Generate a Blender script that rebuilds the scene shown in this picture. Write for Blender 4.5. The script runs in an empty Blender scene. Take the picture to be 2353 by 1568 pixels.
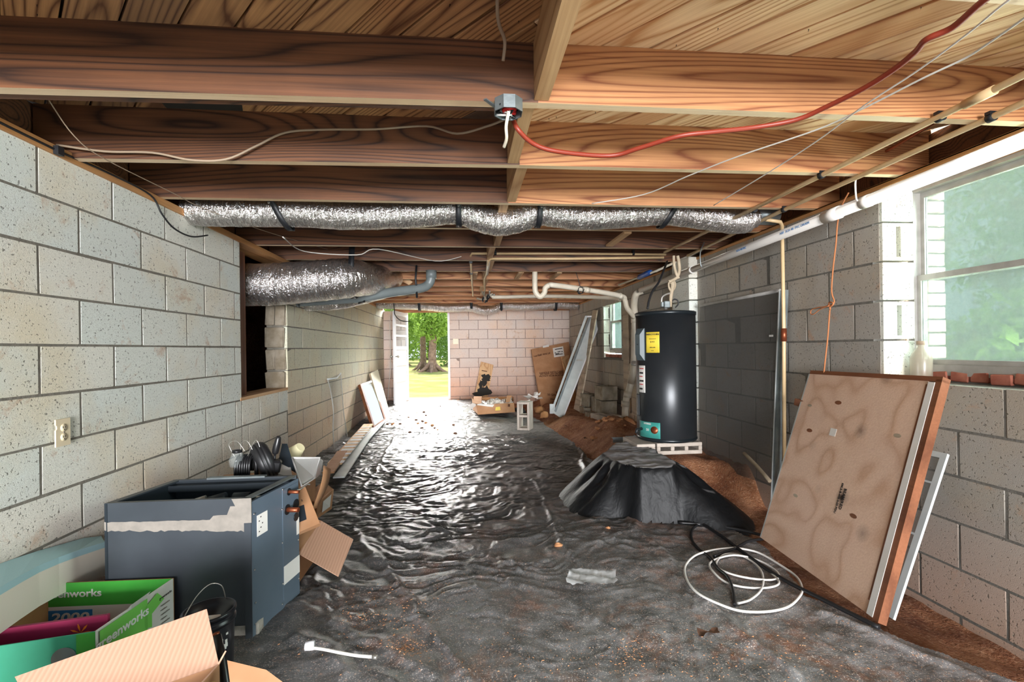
import bpy, math, random
import numpy as np
from mathutils import Vector, Matrix, Euler
random.seed(7)
S = bpy.context.scene
COL = S.collection
PI = math.pi
CZ = 1.22                                   # eye height above the floor
# ------------------------------------------------------------------ camera
F_, A_, R_, Y0_ = 1085.25, .099, -.013, 800.52
cam = bpy.data.cameras.new('camera'); co = bpy.data.objects.new('camera', cam); COL.objects.link(co)
cam.sensor_width = 36; cam.lens = F_ / 2353 * 36; cam.shift_y = (Y0_ - 784) / 2353
cam.clip_start = .02; cam.clip_end = 300
co.matrix_world = Matrix.Translation((0, 0, CZ)) @ Matrix.Rotation(-A_, 4, 'Z') @ Matrix.Rotation(PI / 2, 4, 'X') @ Matrix.Rotation(R_, 4, 'Z')
S.camera = co
# ------------------------------------------------------------------ world, sun, daylight, exposure
S.view_settings.view_transform = 'Standard'; S.view_settings.look = 'None'
S.view_settings.gamma = 1; S.view_settings.use_curve_mapping = False
S.view_settings.exposure = 0.9
w = bpy.data.worlds.new('sky'); S.world = w; w.use_nodes = True
bg = w.node_tree.nodes['Background']; bg.inputs[0].default_value = (.80, .90, 1.0, 1); bg.inputs[1].default_value = .8
def light(kind, name, loc, energy, color, **k):
    l = bpy.data.lights.new(name, kind); l.energy = energy; l.color = color
    o = bpy.data.objects.new(name, l); COL.objects.link(o); o.location = loc
    tgt = k.pop('target', None)
    for a, b in k.items(): setattr(l, a, b)
    if tgt is not None: o.rotation_euler = (Vector(tgt) - Vector(loc)).to_track_quat('-Z', 'Y').to_euler()
    return o
light('SUN', 'sun', (0, 30, 20), 4.0, (1, .95, .86), angle=.02, target=(2.5, 22, 0))
# added fill lamps behind the camera, one close, one far back
light('AREA', 'fill_behind_camera', (0.2, -1.7, .85), 14, (.96, .98, 1), shape='RECTANGLE', size=3.6, size_y=1.6, target=(0.25, 6, 1.35))
light('AREA', 'fill_far_behind', (0.6, -9.5, 1.2), 1650, (.98, .98, 1), shape='RECTANGLE', size=5.0, size_y=2.6, target=(0.25, 8, 1.25))
# sky light falling through the side windows and the back door
light('AREA', 'daylight_side_window', (4.3, 1.5, 2.7), 1050, (.98, .99, 1), shape='RECTANGLE', size=2.2, size_y=2.0, target=(2.3, 1.6, 1.5))
light('AREA', 'daylight_lawn_bounce', (4.9, 1.7, .50), 1250, (1, .98, .92), shape='RECTANGLE', size=3.0, size_y=.6, target=(1.2, 2.3, 2.3))
light('AREA', 'daylight_far_window', (4.2, 7.1, 2.6), 2200, (1, 1, .98), shape='RECTANGLE', size=1.6, size_y=1.6, target=(2.3, 7.2, 1.5))
light('AREA', 'daylight_back_door', (-.8, 12.2, 3.3), 620, (1, .98, .93), shape='RECTANGLE', size=2.4, size_y=2.0, target=(-.6, 7.8, .5), spread=1.5)

# ------------------------------------------------------------------ photo geometry (pixel -> point on a real plane)
ca, sa = math.cos(A_), math.sin(A_)
def ray(px, py):
    U = (px - 1176.5) / F_; V = (py - Y0_) / F_
    u = U * math.cos(R_) + V * math.sin(R_); v = -U * math.sin(R_) + V * math.cos(R_)
    return Vector((u * ca + sa, -u * sa + ca, -v))
O_ = Vector((0, 0, CZ))
def onX(px, py, X): d = ray(px, py); return O_ + d * (X / d.x)
def onY(px, py, Y): d = ray(px, py); return O_ + d * (Y / d.y)
def onZ(px, py, Z): d = ray(px, py); return O_ + d * ((Z - CZ) / d.z)
def planar(q):                                # slide the third corner along its view ray into the plane of the others
    q = [Vector(p) for p in q]; n = (q[1] - q[0]).cross(q[3] - q[0]); d = q[2] - O_; q[2] = O_ + d * ((q[0] - O_).dot(n) / d.dot(n)); return q
def lerp(a, b, t): return a + (b - a) * t

# ------------------------------------------------------------------ materials
def lin(c):
    if isinstance(c, str): c = [int(c[i:i + 2], 16) / 255 for i in (0, 2, 4)]
    return tuple(((x / 12.92) if x <= .04045 else ((x + .055) / 1.055) ** 2.4) for x in c[:3]) + (1,)
class N:
    def __init__(s, name):
        s.m = bpy.data.materials.new(name); s.m.use_nodes = True; s.t = s.m.node_tree
        s.b = s.t.nodes['Principled BSDF']; s.out = s.t.nodes['Material Output']
    def n(s, typ, **k):
        x = s.t.nodes.new('ShaderNode' + typ)
        for a, b in k.items():
            if a[0] == '_': x.inputs[{'_a': 0, '_b': 1, '_c': 2}[a]].default_value = b
            else: setattr(x, a, b)
        return x
    def l(s, a, b): s.t.links.new(a, b)
    def pos(s, kind='Object', scale=(1, 1, 1), rnd=0.0):
        if kind == 'World': o = s.n('NewGeometry').outputs['Position']
        else: o = s.n('TexCoord').outputs[kind]
        mp = s.n('Mapping'); s.l(o, mp.inputs[0]); mp.inputs['Scale'].default_value = scale
        if rnd:
            r = s.n('ObjectInfo').outputs['Random']; mu = s.n('Math', operation='MULTIPLY', _b=rnd); s.l(r, mu.inputs[0])
            cx = s.n('CombineXYZ'); s.l(mu.outputs[0], cx.inputs[0]); s.l(mu.outputs[0], cx.inputs[1]); s.l(mu.outputs[0], cx.inputs[2])
            s.l(cx.outputs[0], mp.inputs['Location'])
        return mp.outputs[0]
    def noise(s, vec, scale, detail=3, rough=.55, dist=0):
        x = s.n('TexNoise'); s.l(vec, x.inputs['Vector']); x.inputs['Scale'].default_value = scale
        x.inputs['Detail'].default_value = detail; x.inputs['Roughness'].default_value = rough; x.inputs['Distortion'].default_value = dist
        return x.outputs['Fac']
    def ramp(s, fac, stops):
        r = s.n('ValToRGB'); s.l(fac, r.inputs[0]); e = r.color_ramp.elements
        while len(e) < len(stops): e.new(.5)
        for i, (p, c) in enumerate(stops):
            e[i].position = p; e[i].color = lin(c) if not isinstance(c, (int, float)) else (c, c, c, 1)
        return r.outputs[0]
    def mix(s, fac, a, b, mode='MIX'):
        x = s.n('Mix', data_type='RGBA', blend_type=mode)
        for sock, v in ((x.inputs['Factor'], fac), (x.inputs[6], a), (x.inputs[7], b)):
            if isinstance(v, bpy.types.NodeSocket): s.l(v, sock)
            elif isinstance(v, (int, float)): sock.default_value = v
            else: sock.default_value = lin(v)
        return x.outputs[2]
    def math(s, op, a, b=0.0):
        x = s.n('Math', operation=op)
        for i, v in enumerate((a, b)):
            if isinstance(v, bpy.types.NodeSocket): s.l(v, x.inputs[i])
            else: x.inputs[i].default_value = v
        return x.outputs[0]
    def rnd(s): return s.n('ObjectInfo').outputs['Random']
    def bump(s, h, strength=.3, dist=.01):
        x = s.n('Bump'); x.inputs['Strength'].default_value = strength; x.inputs['Distance'].default_value = dist
        s.l(h, x.inputs['Height']); s.l(x.outputs[0], s.b.inputs['Normal'])
    def set(s, color=None, rough=None, metal=None, **k):
        for nm, v in (('Base Color', color), ('Roughness', rough), ('Metallic', metal)):
            if v is None: continue
            if isinstance(v, bpy.types.NodeSocket): s.l(v, s.b.inputs[nm])
            elif nm == 'Base Color': s.b.inputs[nm].default_value = lin(v)
            else: s.b.inputs[nm].default_value = v
        for a, v in k.items(): s.b.inputs[a.replace('_', ' ')].default_value = v
        return s
MAT = {}
def plain(name, c, rough=.5, metal=0.0, c2=None, sc=12, bump=0, bsc=60, **k):
    m = N(name); m.set(None, rough, metal, **k)
    v = m.pos('Object')
    if c2: m.set(m.mix(m.ramp(m.noise(v, sc, 4), [(.35, 0.0), (.65, 1.0)]), c, c2))
    else: m.set(c)
    if bump: m.bump(m.noise(v, bsc, 3), bump, .004)
    MAT[name] = m.m; return m
def wood(name, dark, light_, axis=0, ring=26, knots=True, rough=.62, tint=None, rndmix=None):
    m = N(name)
    sc = [3.6, 3.6, 3.6]; sc[axis] = .30
    v = m.pos('Object', tuple(sc), rnd=31.0)
    n1 = m.noise(v, 1.0, 1.2, .4, .15)
    saw = m.math('PINGPONG', m.math('MULTIPLY', n1, float(ring)), 1.0)
    fine = [110, 110, 110]; fine[axis] = 2.2
    n2 = m.noise(m.pos('Object', tuple(fine), rnd=11.0), 1.0, 3)
    g = m.math('ADD', m.math('MULTIPLY', m.math('POWER', saw, 3.0), .62), m.math('MULTIPLY', n2, .75))
    c = m.mix(m.ramp(g, [(.25, 1.0), (.95, 0.0)]), dark, light_)
    if rndmix:                                            # board to board tone
        c = m.mix(m.ramp(m.rnd(), [(0, 0.0), (.55, .12), (.86, .4), (1, .95)]), c, rndmix)
    if knots:
        vo = m.n('TexVoronoi'); m.l(v, vo.inputs['Vector']); vo.inputs['Scale'].default_value = .9
        k = m.ramp(vo.outputs['Distance'], [(.03, 1.0), (.075, .35), (.16, 0.0)])
        c = m.mix(k, c, '2b1509')
    d = m.noise(m.pos('World', (1, 1, 1)), 2.3, 4)
    c = m.mix(m.ramp(d, [(.45, 0.0), (.75, .35)]), c, tint or '3a2012')
    m.set(c, rough); m.bump(g, .22, .004)
    MAT[name] = m.m
def blockmat(name, a, b, warm, clay_h, pits=1.0):
    m = N(name)
    v = m.pos('Object', rnd=17.0); wv = m.pos('World')
    c = m.mix(m.rnd(), a, b)
    c = m.mix(m.ramp(m.noise(wv, 1.7, 4, .6), [(.48, 0.0), (.72, .75)]), c, warm)
    c = m.mix(m.ramp(m.noise(v, 5.5, 5, .7, .6), [(.60, 0.0), (.70, .55)]), c, 'b98f6c')
    # red clay splashed on the lowest courses
    sx = m.n('SeparateXYZ'); m.l(m.n('NewGeometry').outputs['Position'], sx.inputs[0])
    hz = m.math('ADD', sx.outputs['Z'], m.math('MULTIPLY', m.noise(wv, 2.2, 4), .55))
    cl = m.n('MapRange'); m.l(hz, cl.inputs[0]); cl.inputs[1].default_value = clay_h; cl.inputs[2].default_value = clay_h + .75
    cl.inputs[3].default_value = .62; cl.inputs[4].default_value = 0.0
    c = m.mix(cl.outputs[0], c, 'c79a80')
    sp = m.noise(m.pos('Object', (1, 1, 1), rnd=5.0), 95, 2, .5)
    pit = m.ramp(sp, [(.30, 1.0), (.37, 0.0)])
    c = m.mix(m.math('MULTIPLY', pit, .75 * pits), c, '4d4a43')
    sp2 = m.noise(v, 320, 2, .6)
    c = m.mix(m.ramp(sp2, [(.3, .45), (.5, 0.0)]), c, '7d786d')
    m.set(c, .93); hh = m.math('ADD', m.math('MULTIPLY', m.ramp(sp, [(.28, 0.0), (.40, 1.0)]), .7), m.math('MULTIPLY', sp2, .5))
    m.bump(hh, .42, .004); MAT[name] = m.m
blockmat('block_left', 'dce2db', 'e6e3d6', 'e0d1b0', .25)
blockmat('block_left_far', 'd0d2c0', 'dad4b8', 'ddd4b4', .62)
blockmat('block_back', 'd3c5bd', 'dccabf', 'e0bb9f', .55, .6)
blockmat('block_right', 'a09c94', 'aea79d', 'ac9c84', .05)  # shade of the right wall put into darker block colours
m = plain('mortar', '807b70', .95, c2='6f6a60', sc=30, bump=.5, bsc=90)
plain('mortar_back', '94847c', .95, c2='857468', sc=30, bump=.4, bsc=90)
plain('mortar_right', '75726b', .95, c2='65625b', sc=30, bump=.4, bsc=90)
wood('wood_joist', '341d10', '74492c', 0, 64, tint='24130c')  # left joists: weaker window light put in as darker wood
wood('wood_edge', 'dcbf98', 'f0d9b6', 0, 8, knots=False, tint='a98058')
wood('wood_joist_r', '80492a', 'c68e5e', 0, 60, tint='74402a')  # right joists: window light put into a brighter wood colour
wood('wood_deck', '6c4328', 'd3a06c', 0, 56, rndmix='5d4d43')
wood('wood_deck_lit', 'c08a5c', 'fadab0', 0, 52, rndmix='d29a6c', tint='b88054')  # right-hand boards: light from the window put in as paler wood
wood('wood_block', 'a5794f', 'cfa77a', 1, 16, knots=False, tint='8a6440')
wood('wood_plate', 'a5713f', 'c99560', 1, 12, knots=False, tint='7a5230')
wood('wood_stud', '5a3018', '7f4a2a', 2, 12, knots=False)
wood('wood_pine', 'b98a5e', 'd8b489', 1, 12, knots=False, tint='9a7048')
wood('wood_old', '9a8a76', 'c3b49c', 1, 12, knots=False, tint='7a6a58')
wood('ply', 'cda588', 'e8c8b0', 0, 9, rough=.55, tint='dcbcaa')
wood('ply_edge', '6d4028', '8f5a3c', 1, 6, knots=False, rough=.45)
plain('cardboard', 'a87a55', .85, c2='b68a66', sc=6, bump=.12, bsc=20)
plain('cardboard_dark', '96683f', .85, c2='a8774e', sc=5)
m = N('corrugated'); wv = m.n('TexWave', wave_type='BANDS', bands_direction='X'); m.l(m.pos('Object'), wv.inputs['Vector']); wv.inputs['Scale'].default_value = 26
m.set(m.mix(wv.outputs['Fac'], 'b98f76', 'c69c83'), .85); m.bump(wv.outputs['Fac'], .35, .004); MAT['corrugated'] = m.m
plain('white_paper', 'e9e6e0', .7); plain('ink', '2a2624', .7); plain('ink_brown', '59351f', .8); plain('ink_white', 'f2f2f0', .6)
plain('blue_print', '2f7fbf', .5); plain('green_print', '3fa23a', .45, c2='49ad42', sc=5); plain('green_light', '7ccf5b', .5)
plain('print_white', 'e4e2de', .55, c2='d8d4cc', sc=5); plain('teal_print', '3fae8c', .5, c2='36a07c', sc=4); plain('burgundy', '8c1c46', .5, c2='981f4d', sc=4); plain('orange_print', 'ee7a24', .5)
plain('yellow', 'dcc240', .55); plain('red', 'c9211e', .5)
m = N('foil'); v = m.pos('Object', (3, 1, 1))
v2 = m.pos('Object', (16, 3, 3)); h = m.math('ADD', m.noise(v2, 2.6, 4, .65, 1.2), m.math('MULTIPLY', m.noise(m.pos('Object'), 60, 2), .25))
m.set(m.mix(m.noise(v, 3, 3), 'cfcac6', 'e6e4e2'), .20, .93); m.bump(h, .9, .03); MAT['foil'] = m.m
plain('black_strap', '16181c', .5); plain('black_metal', '1d1f22', .45, .2)
plain('pvc', 'e6e2dc', .35); plain('pvc_old', 'd2cab9', .42, c2='c4baa6', sc=6); plain('cpvc', 'd9bd92', .38, c2='cdb084', sc=8); plain('grey_pipe', '707878', .4, c2='666e6e', sc=6)
plain('galv', '9aa3a4', .38, .75, c2='848d8f', sc=14, bump=.1); plain('alu', 'b9b7b2', .45, .35, c2='a8a5a0', sc=14); plain('alu_white', 'c9cecd', .4, .15, c2='bcc2c2', sc=8)
plain('white_paint', 'e6e6ea', .45); plain('ivory', 'e2d2b2', .4); plain('cream_plastic', 'e8dfae', .45)
plain('unit_paint', '3b4046', .36, .25, c2='444a50', sc=3, bump=.05, bsc=30); plain('unit_side_lit', '62717f', .36, .25, c2='6a7987', sc=3); plain('unit_dark', '252d34', .5, .2)  # side panel colour paler than the front: light from the right put in
plain('unit_tape', '7d776f', .7, c2='8b847b', sc=25); plain('concrete', 'b5b0a6', .95, c2='938d82', sc=20, bump=.5, bsc=80); plain('old_block', '9a9080', .95, c2='7b6f5c', sc=9, bump=.6, bsc=60)
plain('clay_block', 'aa9f94', .95, c2='bdb2a6', sc=9, bump=.5, bsc=60)
plain('tank', '26292c', .33, .35, c2='2e3134', sc=2); plain('tank_trim', '20262a', .3, .3); plain('tank_cover', '4a575c', .4); plain('teal_label', '3c8f86', .45); plain('steel', 'b8b5ae', .3, .8); plain('copper', '8e4a30', .4, .7, c2='a05a3c', sc=30)
plain('insulation', 'b3a48c', .8, c2='9c8c74', sc=12); plain('blue_valve', '1f4f9c', .35)
plain('cord_red', '84301e', .45); plain('cord_grey', 'c8c4bc', .5); plain('cord_white', 'dedbd6', .4); plain('cord_black', '1b1b1d', .45); plain('cord_tan', '9c8872', .6); plain('twine', 'b9764a', .85)
plain('foam_blue', 'b9e0e6', .9, bump=.1, bsc=200); plain('foam_edge', '8fc3c8', .9); plain('foam_cream', 'fbf3e2', .9, bump=.1, bsc=200)
plain('bucket', '171b22', .28); plain('tire', '1c1c1e', .45, bump=.2, bsc=40); plain('plastic_black', '1a1a1c', .3); plain('plastic_grey', 'c9c7c5', .35, c2='bdbab8', sc=5)
plain('brick', 'b3715c', .9, c2='8f4d3c', sc=12, bump=.4, bsc=50); plain('brick_pale', 'd9c4b8', .9, c2='cdb3a6', sc=12)
plain('stain_black', '2b2824', .9); plain('lampshade', 'e9dfb4', .7); plain('mdf', 'd9d5b9', .6); plain('paper_debris', 'cfc4b4', .9, c2='a6937a', sc=20)
plain('leaf_dry', '6d4a34', .9, c2='4a3226', sc=12); plain('clay', 'b5784e', .95, c2='c99468', sc=18, bump=.6, bsc=30)
plain('mirror', 'dfe6e0', .04, 1.0)
# soil
m = N('soil'); v = m.pos('World')
c = m.ramp(m.noise(v, 5, 8, .7), [(.3, '6b3a22'), (.5, '95603f'), (.7, 'b98560')])
c = m.mix(m.ramp(m.noise(v, 60, 3), [(.55, 0.0), (.7, .6)]), c, 'cda484')
m.set(c, .97); m.bump(m.math('ADD', m.noise(v, 22, 6, .7), m.noise(v, 90, 3)), .9, .02); MAT['soil'] = m.m
# grass outside
m = N('lawn'); v = m.pos('World')
m.set(m.mix(m.noise(v, 30, 4), m.ramp(m.noise(v, 1.1, 4, .6), [(.35, '7d8a45'), (.5, 'a3a25c'), (.62, 'c9a984')]), '8f9a50'), .95); m.bump(m.noise(v, 60, 3), .6, .03); MAT['lawn'] = m.m
for nm, a, b in (('leaf', '6f9640', 'a9c860'), ('leaf_dark', '4c7338', '7ea04a')):
    m = N(nm); c = m.mix(m.noise(m.pos('World'), 4, 3), a, b); m.set(c, .6)
    tr = m.n('BsdfTranslucent'); m.l(c, tr.inputs[0]); mx = m.n('MixShader'); mx.inputs[0].default_value = .45
    m.l(m.b.outputs[0], mx.inputs[1]); m.l(tr.outputs[0], mx.inputs[2]); m.l(mx.outputs[0], m.out.inputs[0]); MAT[nm] = m.m
plain('bark', '8a7466', .95, c2='6a564a', sc=8, bump=.9, bsc=14)
# sheer materials
def sheer(name, color, alpha, rough=.5, trans_tint='ffffff', dirt=None):
    m = N(name); m.set(color, rough); t = m.n('BsdfTransparent'); t.inputs[0].default_value = lin(trans_tint)
    mx = m.n('MixShader'); m.l(m.b.outputs[0], mx.inputs[2]); m.l(t.outputs[0], mx.inputs[1]); m.l(mx.outputs[0], m.out.inputs[0])
    if dirt: m.l(m.ramp(m.noise(m.pos('World'), dirt, 6, .7), [(.3, max(0, alpha - .22)), (.7, min(1, alpha + .3))]), mx.inputs[0])
    else: mx.inputs[0].default_value = alpha
    MAT[name] = m.m; return m
sheer('glass', 'dfe8e6', .12, .05); sheer('screen', '6f6f6c', .34, .6); sheer('film', 'f0f0f0', .38, .2); sheer('plastic_clear', 'b9b09c', .6, .25)
m = N('dirty_glass'); df = m.n('BsdfDiffuse'); df.inputs[0].default_value = lin('aab4b1')
t = m.n('BsdfTransparent'); t.inputs[0].default_value = (.56, .63, .61, 1); mx = m.n('MixShader'); m.l(t.outputs[0], mx.inputs[1]); m.l(df.outputs[0], mx.inputs[2])
m.l(m.ramp(m.noise(m.pos('World'), 5, 8, .75), [(.32, .34), (.68, .74)]), mx.inputs[0]); m.l(mx.outputs[0], m.out.inputs[0]); MAT['dirty_glass'] = m.m

# ------------------------------------------------------------------ mesh builders
class MB:
    def __init__(s): s.v = []; s.f = []; s.sm = []
    def add(s, vs, fs, smooth=False, T=None):
        b = len(s.v)
        s.v += [tuple(T @ Vector(p)) if T is not None else tuple(p) for p in vs]
        s.f += [tuple(i + b for i in f) for f in fs]; s.sm += [smooth] * len(fs); return s
    def box(s, c, d, rot=None, T=None, bev=0.0):
        x, y, z = d[0] / 2, d[1] / 2, d[2] / 2
        M = Matrix.Translation(c) @ (Euler(rot).to_matrix().to_4x4() if rot else Matrix.Identity(4))
        if T is not None: M = T @ M
        if not bev:
            vs = [(i * x, j * y, k * z) for i in (-1, 1) for j in (-1, 1) for k in (-1, 1)]
            return s.add(vs, [(0, 1, 3, 2), (4, 6, 7, 5), (0, 4, 5, 1), (2, 3, 7, 6), (0, 2, 6, 4), (1, 5, 7, 3)], False, M)
        e = min(bev, x * .8, y * .8, z * .8); vs = []; idx = {}
        for i in (-1, 1):
            for j in (-1, 1):
                for k in (-1, 1):
                    idx[(i, j, k, 0)] = len(vs); vs.append((i * x, j * (y - e), k * (z - e)))
                    idx[(i, j, k, 1)] = len(vs); vs.append((i * (x - e), j * y, k * (z - e)))
                    idx[(i, j, k, 2)] = len(vs); vs.append((i * (x - e), j * (y - e), k * z))
        fs = []
        P = [(-1, -1), (1, -1), (1, 1), (-1, 1)]
        for q in (-1, 1):
            fs.append([idx[(q, a, b, 0)] for a, b in P]); fs.append([idx[(a, q, b, 1)] for a, b in P]); fs.append([idx[(a, b, q, 2)] for a, b in P])
        for a in (-1, 1):
            for b in (-1, 1):
                fs.append([idx[(a, b, -1, 0)], idx[(a, b, 1, 0)], idx[(a, b, 1, 1)], idx[(a, b, -1, 1)]])
                fs.append([idx[(a, -1, b, 0)], idx[(a, 1, b, 0)], idx[(a, 1, b, 2)], idx[(a, -1, b, 2)]])
                fs.append([idx[(-1, a, b, 1)], idx[(1, a, b, 1)], idx[(1, a, b, 2)], idx[(-1, a, b, 2)]])
                for c_ in (-1, 1): fs.append([idx[(a, b, c_, 0)], idx[(a, b, c_, 1)], idx[(a, b, c_, 2)]])
        return s.add(vs, fs, False, M)
    def span(s, a, b): return s.box([(a[i] + b[i]) / 2 for i in range(3)], [abs(b[i] - a[i]) for i in range(3)])
    def prism(s, pts, off):                     # polygon pts (3D) extruded by vector
        n = len(pts); off = Vector(off); vs = [Vector(p) for p in pts] + [Vector(p) + off for p in pts]
        fs = [tuple(range(n)), tuple(range(2 * n - 1, n - 1, -1))] + [(i, (i + 1) % n, (i + 1) % n + n, i + n) for i in range(n)]
        return s.add(vs, fs)
    def ring(s, rows, closed=True, caps=True, smooth=True):
        n = len(rows[0]); vs = [p for r in rows for p in r]; fs = []
        for i in range(len(rows) - 1):
            for j in range(n if closed else n - 1):
                k = (j + 1) % n; fs.append((i * n + j, i * n + k, (i + 1) * n + k, (i + 1) * n + j))
        s.add(vs, fs, smooth)
        if caps and closed:
            b = len(s.v) - len(vs); s.f += [tuple(b + j for j in range(n))[::-1], tuple(b + (len(rows) - 1) * n + j for j in range(n))]; s.sm += [False, False]
        return s
    def tube(s, pts, r, n=10, sub=0, wob=0, caps=True):
        pts = [Vector(p) for p in pts]
        if sub: pts = smooth_path(pts, sub)
        rows = []; up = None
        for i, p in enumerate(pts):
            t = (pts[min(i + 1, len(pts) - 1)] - pts[max(i - 1, 0)]).normalized()
            if up is None: up = t.orthogonal().normalized()
            up = (up - t * up.dot(t)).normalized(); sd = t.cross(up)
            rr = r(i / (len(pts) - 1)) if callable(r) else r
            rows.append([p + (up * math.cos(2 * PI * j / n) + sd * math.sin(2 * PI * j / n)) * rr * (1 + (random.uniform(-wob, wob) if wob else 0)) for j in range(n)])
        return s.ring(rows, True, caps)
    def lathe(s, prof, c, n=24, axis='Z', T=None):
        rows = []
        for r, h in prof:
            row = []
            for j in range(n):
                a = 2 * PI * j / n
                row.append(Vector((r * math.cos(a), r * math.sin(a), h)))
            rows.append(row)
        M = Matrix.Translation(c)
        if axis == 'X': M = M @ Matrix.Rotation(PI / 2, 4, 'Y')
        if axis == 'Y': M = M @ Matrix.Rotation(-PI / 2, 4, 'X')
        if T is not None: M = T
        return s.ring([[M @ p for p in r] for r in rows])
    def mesh(s, name, mat):
        me = bpy.data.meshes.new(name); me.from_pydata([tuple(v) for v in s.v], [], [tuple(f) for f in s.f])
        if mat: me.materials.append(MAT[mat])
        me.polygons.foreach_set('use_smooth', s.sm); me.update(); return me
def smooth_path(pts, sub):
    out = []; n = len(pts)
    for i in range(n - 1):
        p0, p1, p2, p3 = pts[max(i - 1, 0)], pts[i], pts[i + 1], pts[min(i + 2, n - 1)]
        for k in range(sub):
            t = k / sub
            out.append(.5 * ((2 * p1) + (p2 - p0) * t + (2 * p0 - 5 * p1 + 4 * p2 - p3) * t * t + (3 * p1 - p0 - 3 * p2 + p3) * t ** 3))
    out.append(pts[-1]); return out
def tag(o, label=None, cat=None, group=None, kind=None):
    if label: o['label'] = label
    if cat: o['category'] = cat
    if group: o['group'] = group
    if kind: o['kind'] = kind
    return o
def obj(name, mb, mat, parent=None, label=None, cat=None, **k):
    me = mb if isinstance(mb, bpy.types.Mesh) else mb.mesh(name, mat)
    o = bpy.data.objects.new(name, me); COL.objects.link(o)
    if parent is not None:
        o.parent = parent; o.matrix_parent_inverse = parent.matrix_basis.inverted()
    return tag(o, label, cat, **k)
def empty(name, loc, label, cat, rot=(0, 0, 0), **k):
    o = bpy.data.objects.new(name, None); COL.objects.link(o); o.location = loc; o.rotation_euler = rot; o.empty_display_size = .05
    return tag(o, label, cat, **k)
def local(o, root):                          # part modelled in its thing's own axes
    o.matrix_parent_inverse = Matrix.Identity(4); return o
def text(s, size, mat, parent, T, name='lettering', thick=.0006, bold=0.0, shear=0.0, sx=1.0, align='CENTER'):
    cu = bpy.data.curves.new('t', 'FONT'); cu.body = s; cu.size = size; cu.extrude = thick; cu.offset = bold; cu.shear = shear
    cu.align_x = align; cu.align_y = 'CENTER'; cu.resolution_u = 3
    t = bpy.data.objects.new('t', cu); COL.objects.link(t)
    me = bpy.data.meshes.new_from_object(t.evaluated_get(bpy.context.evaluated_depsgraph_get()))
    bpy.data.objects.remove(t)
    me.transform(T @ Matrix.Diagonal((sx, 1, 1, 1))); me.materials.clear(); me.materials.append(MAT[mat]); me.name = name
    return obj(name, me, None, parent)
def frame(o, x, y):                          # 4x4 with origin o, local x and y axes
    x = Vector(x).normalized(); z = x.cross(Vector(y)).normalized(); y = z.cross(x)
    M = Matrix((x, y, z)).transposed().to_4x4(); M.translation = o; return M


# ================================================================== THE SETTING
XL, XR, YB = -1.706, 2.28, 10.15
_bc = {}
def block_mesh(w_, h_, mat, d=.03):
    k = (round(w_, 2), round(h_, 3), mat, random.randrange(3))
    if k not in _bc:
        b = MB().box((0, d / 2, 0), (w_, d, h_), bev=.0018)
        b.v = [(x + random.uniform(-.0022, .0022), y + random.uniform(-.001, .001), z + random.uniform(-.0022, .0022)) for x, y, z in b.v]
        _bc[k] = b.mesh('block', mat)
    return _bc[k]
def lay(parent, mat, P, dirv, rotz, u0, u1, zs, phase, pitch, holes=(), joint=.011, proud=.0012, name='block'):
    """courses of blocks between zs levels; P(u)->xy on the face plane"""
    for i in range(len(zs) - 1):
        z0, z1 = zs[i], zs[i + 1]
        ph = phase + (pitch / 2 if (i % 2) else 0)
        k = math.floor((u0 - ph) / pitch)
        while ph + k * pitch < u1:
            a, b = max(u0, ph + k * pitch), min(u1, ph + (k + 1) * pitch); k += 1
            segs = [(a, b)]
            for h in holes:
                if z0 >= h[2] - .03 and z1 <= h[3] + .09:
                    n = []
                    for (p, q) in segs:
                        if q <= h[0] or p >= h[1]: n.append((p, q))
                        else:
                            if p < h[0]: n.append((p, h[0]))
                            if q > h[1]: n.append((h[1], q))
                    segs = n
            for p, q in segs:
                if q - p < .03: continue
                o = obj(name, block_mesh(q - p - joint, z1 - z0 - joint, mat), None, parent)
                c = P((p + q) / 2); e = random.uniform(-.0006, .0006)
                o.location = (c[0] + dirv[0] * (proud + e), c[1] + dirv[1] * (proud + e), (z0 + z1) / 2); o.rotation_euler = (0, 0, rotz)
def lv(base, st, lo, hi): return [CZ + base + st * k for k in range(lo, hi + 1)]
ZT = 2.095                                     # underside of the joists
# --- left wall: near stretch, opening, far stretch
OPY0, OPY1 = 3.80, 4.74; zo = CZ - .37
b = MB(); b.span((XL - .19, -1.5, -.4), (XL, OPY0, 2.06)); b.span((XL - .19, OPY0, -.4), (XL, OPY1, zo)); b.span((XL - .19, OPY1 + .01, -.4), (XL, YB + .2, 2.06))
wl = obj('wall_left', b, 'mortar', kind='structure', label='long grey concrete block wall on the left with a raised opening')
lay(wl, 'block_left', lambda u: (XL, u), (1, 0), PI / 2, .85, OPY0, lv(.037, .2032, -7, 4), 2.282 + .2032, .4064)
lay(wl, 'block_left', lambda u: (XL, u), (1, 0), PI / 2, OPY0, OPY1, lv(.037, .2032, -7, -2), 2.282 + .2032, .4064)
lay(wl, 'block_left_far', lambda u: (XL, u), (1, 0), PI / 2, OPY1, YB, lv(.026, .2130, -6, 4), 5.17, .4365)
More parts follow.
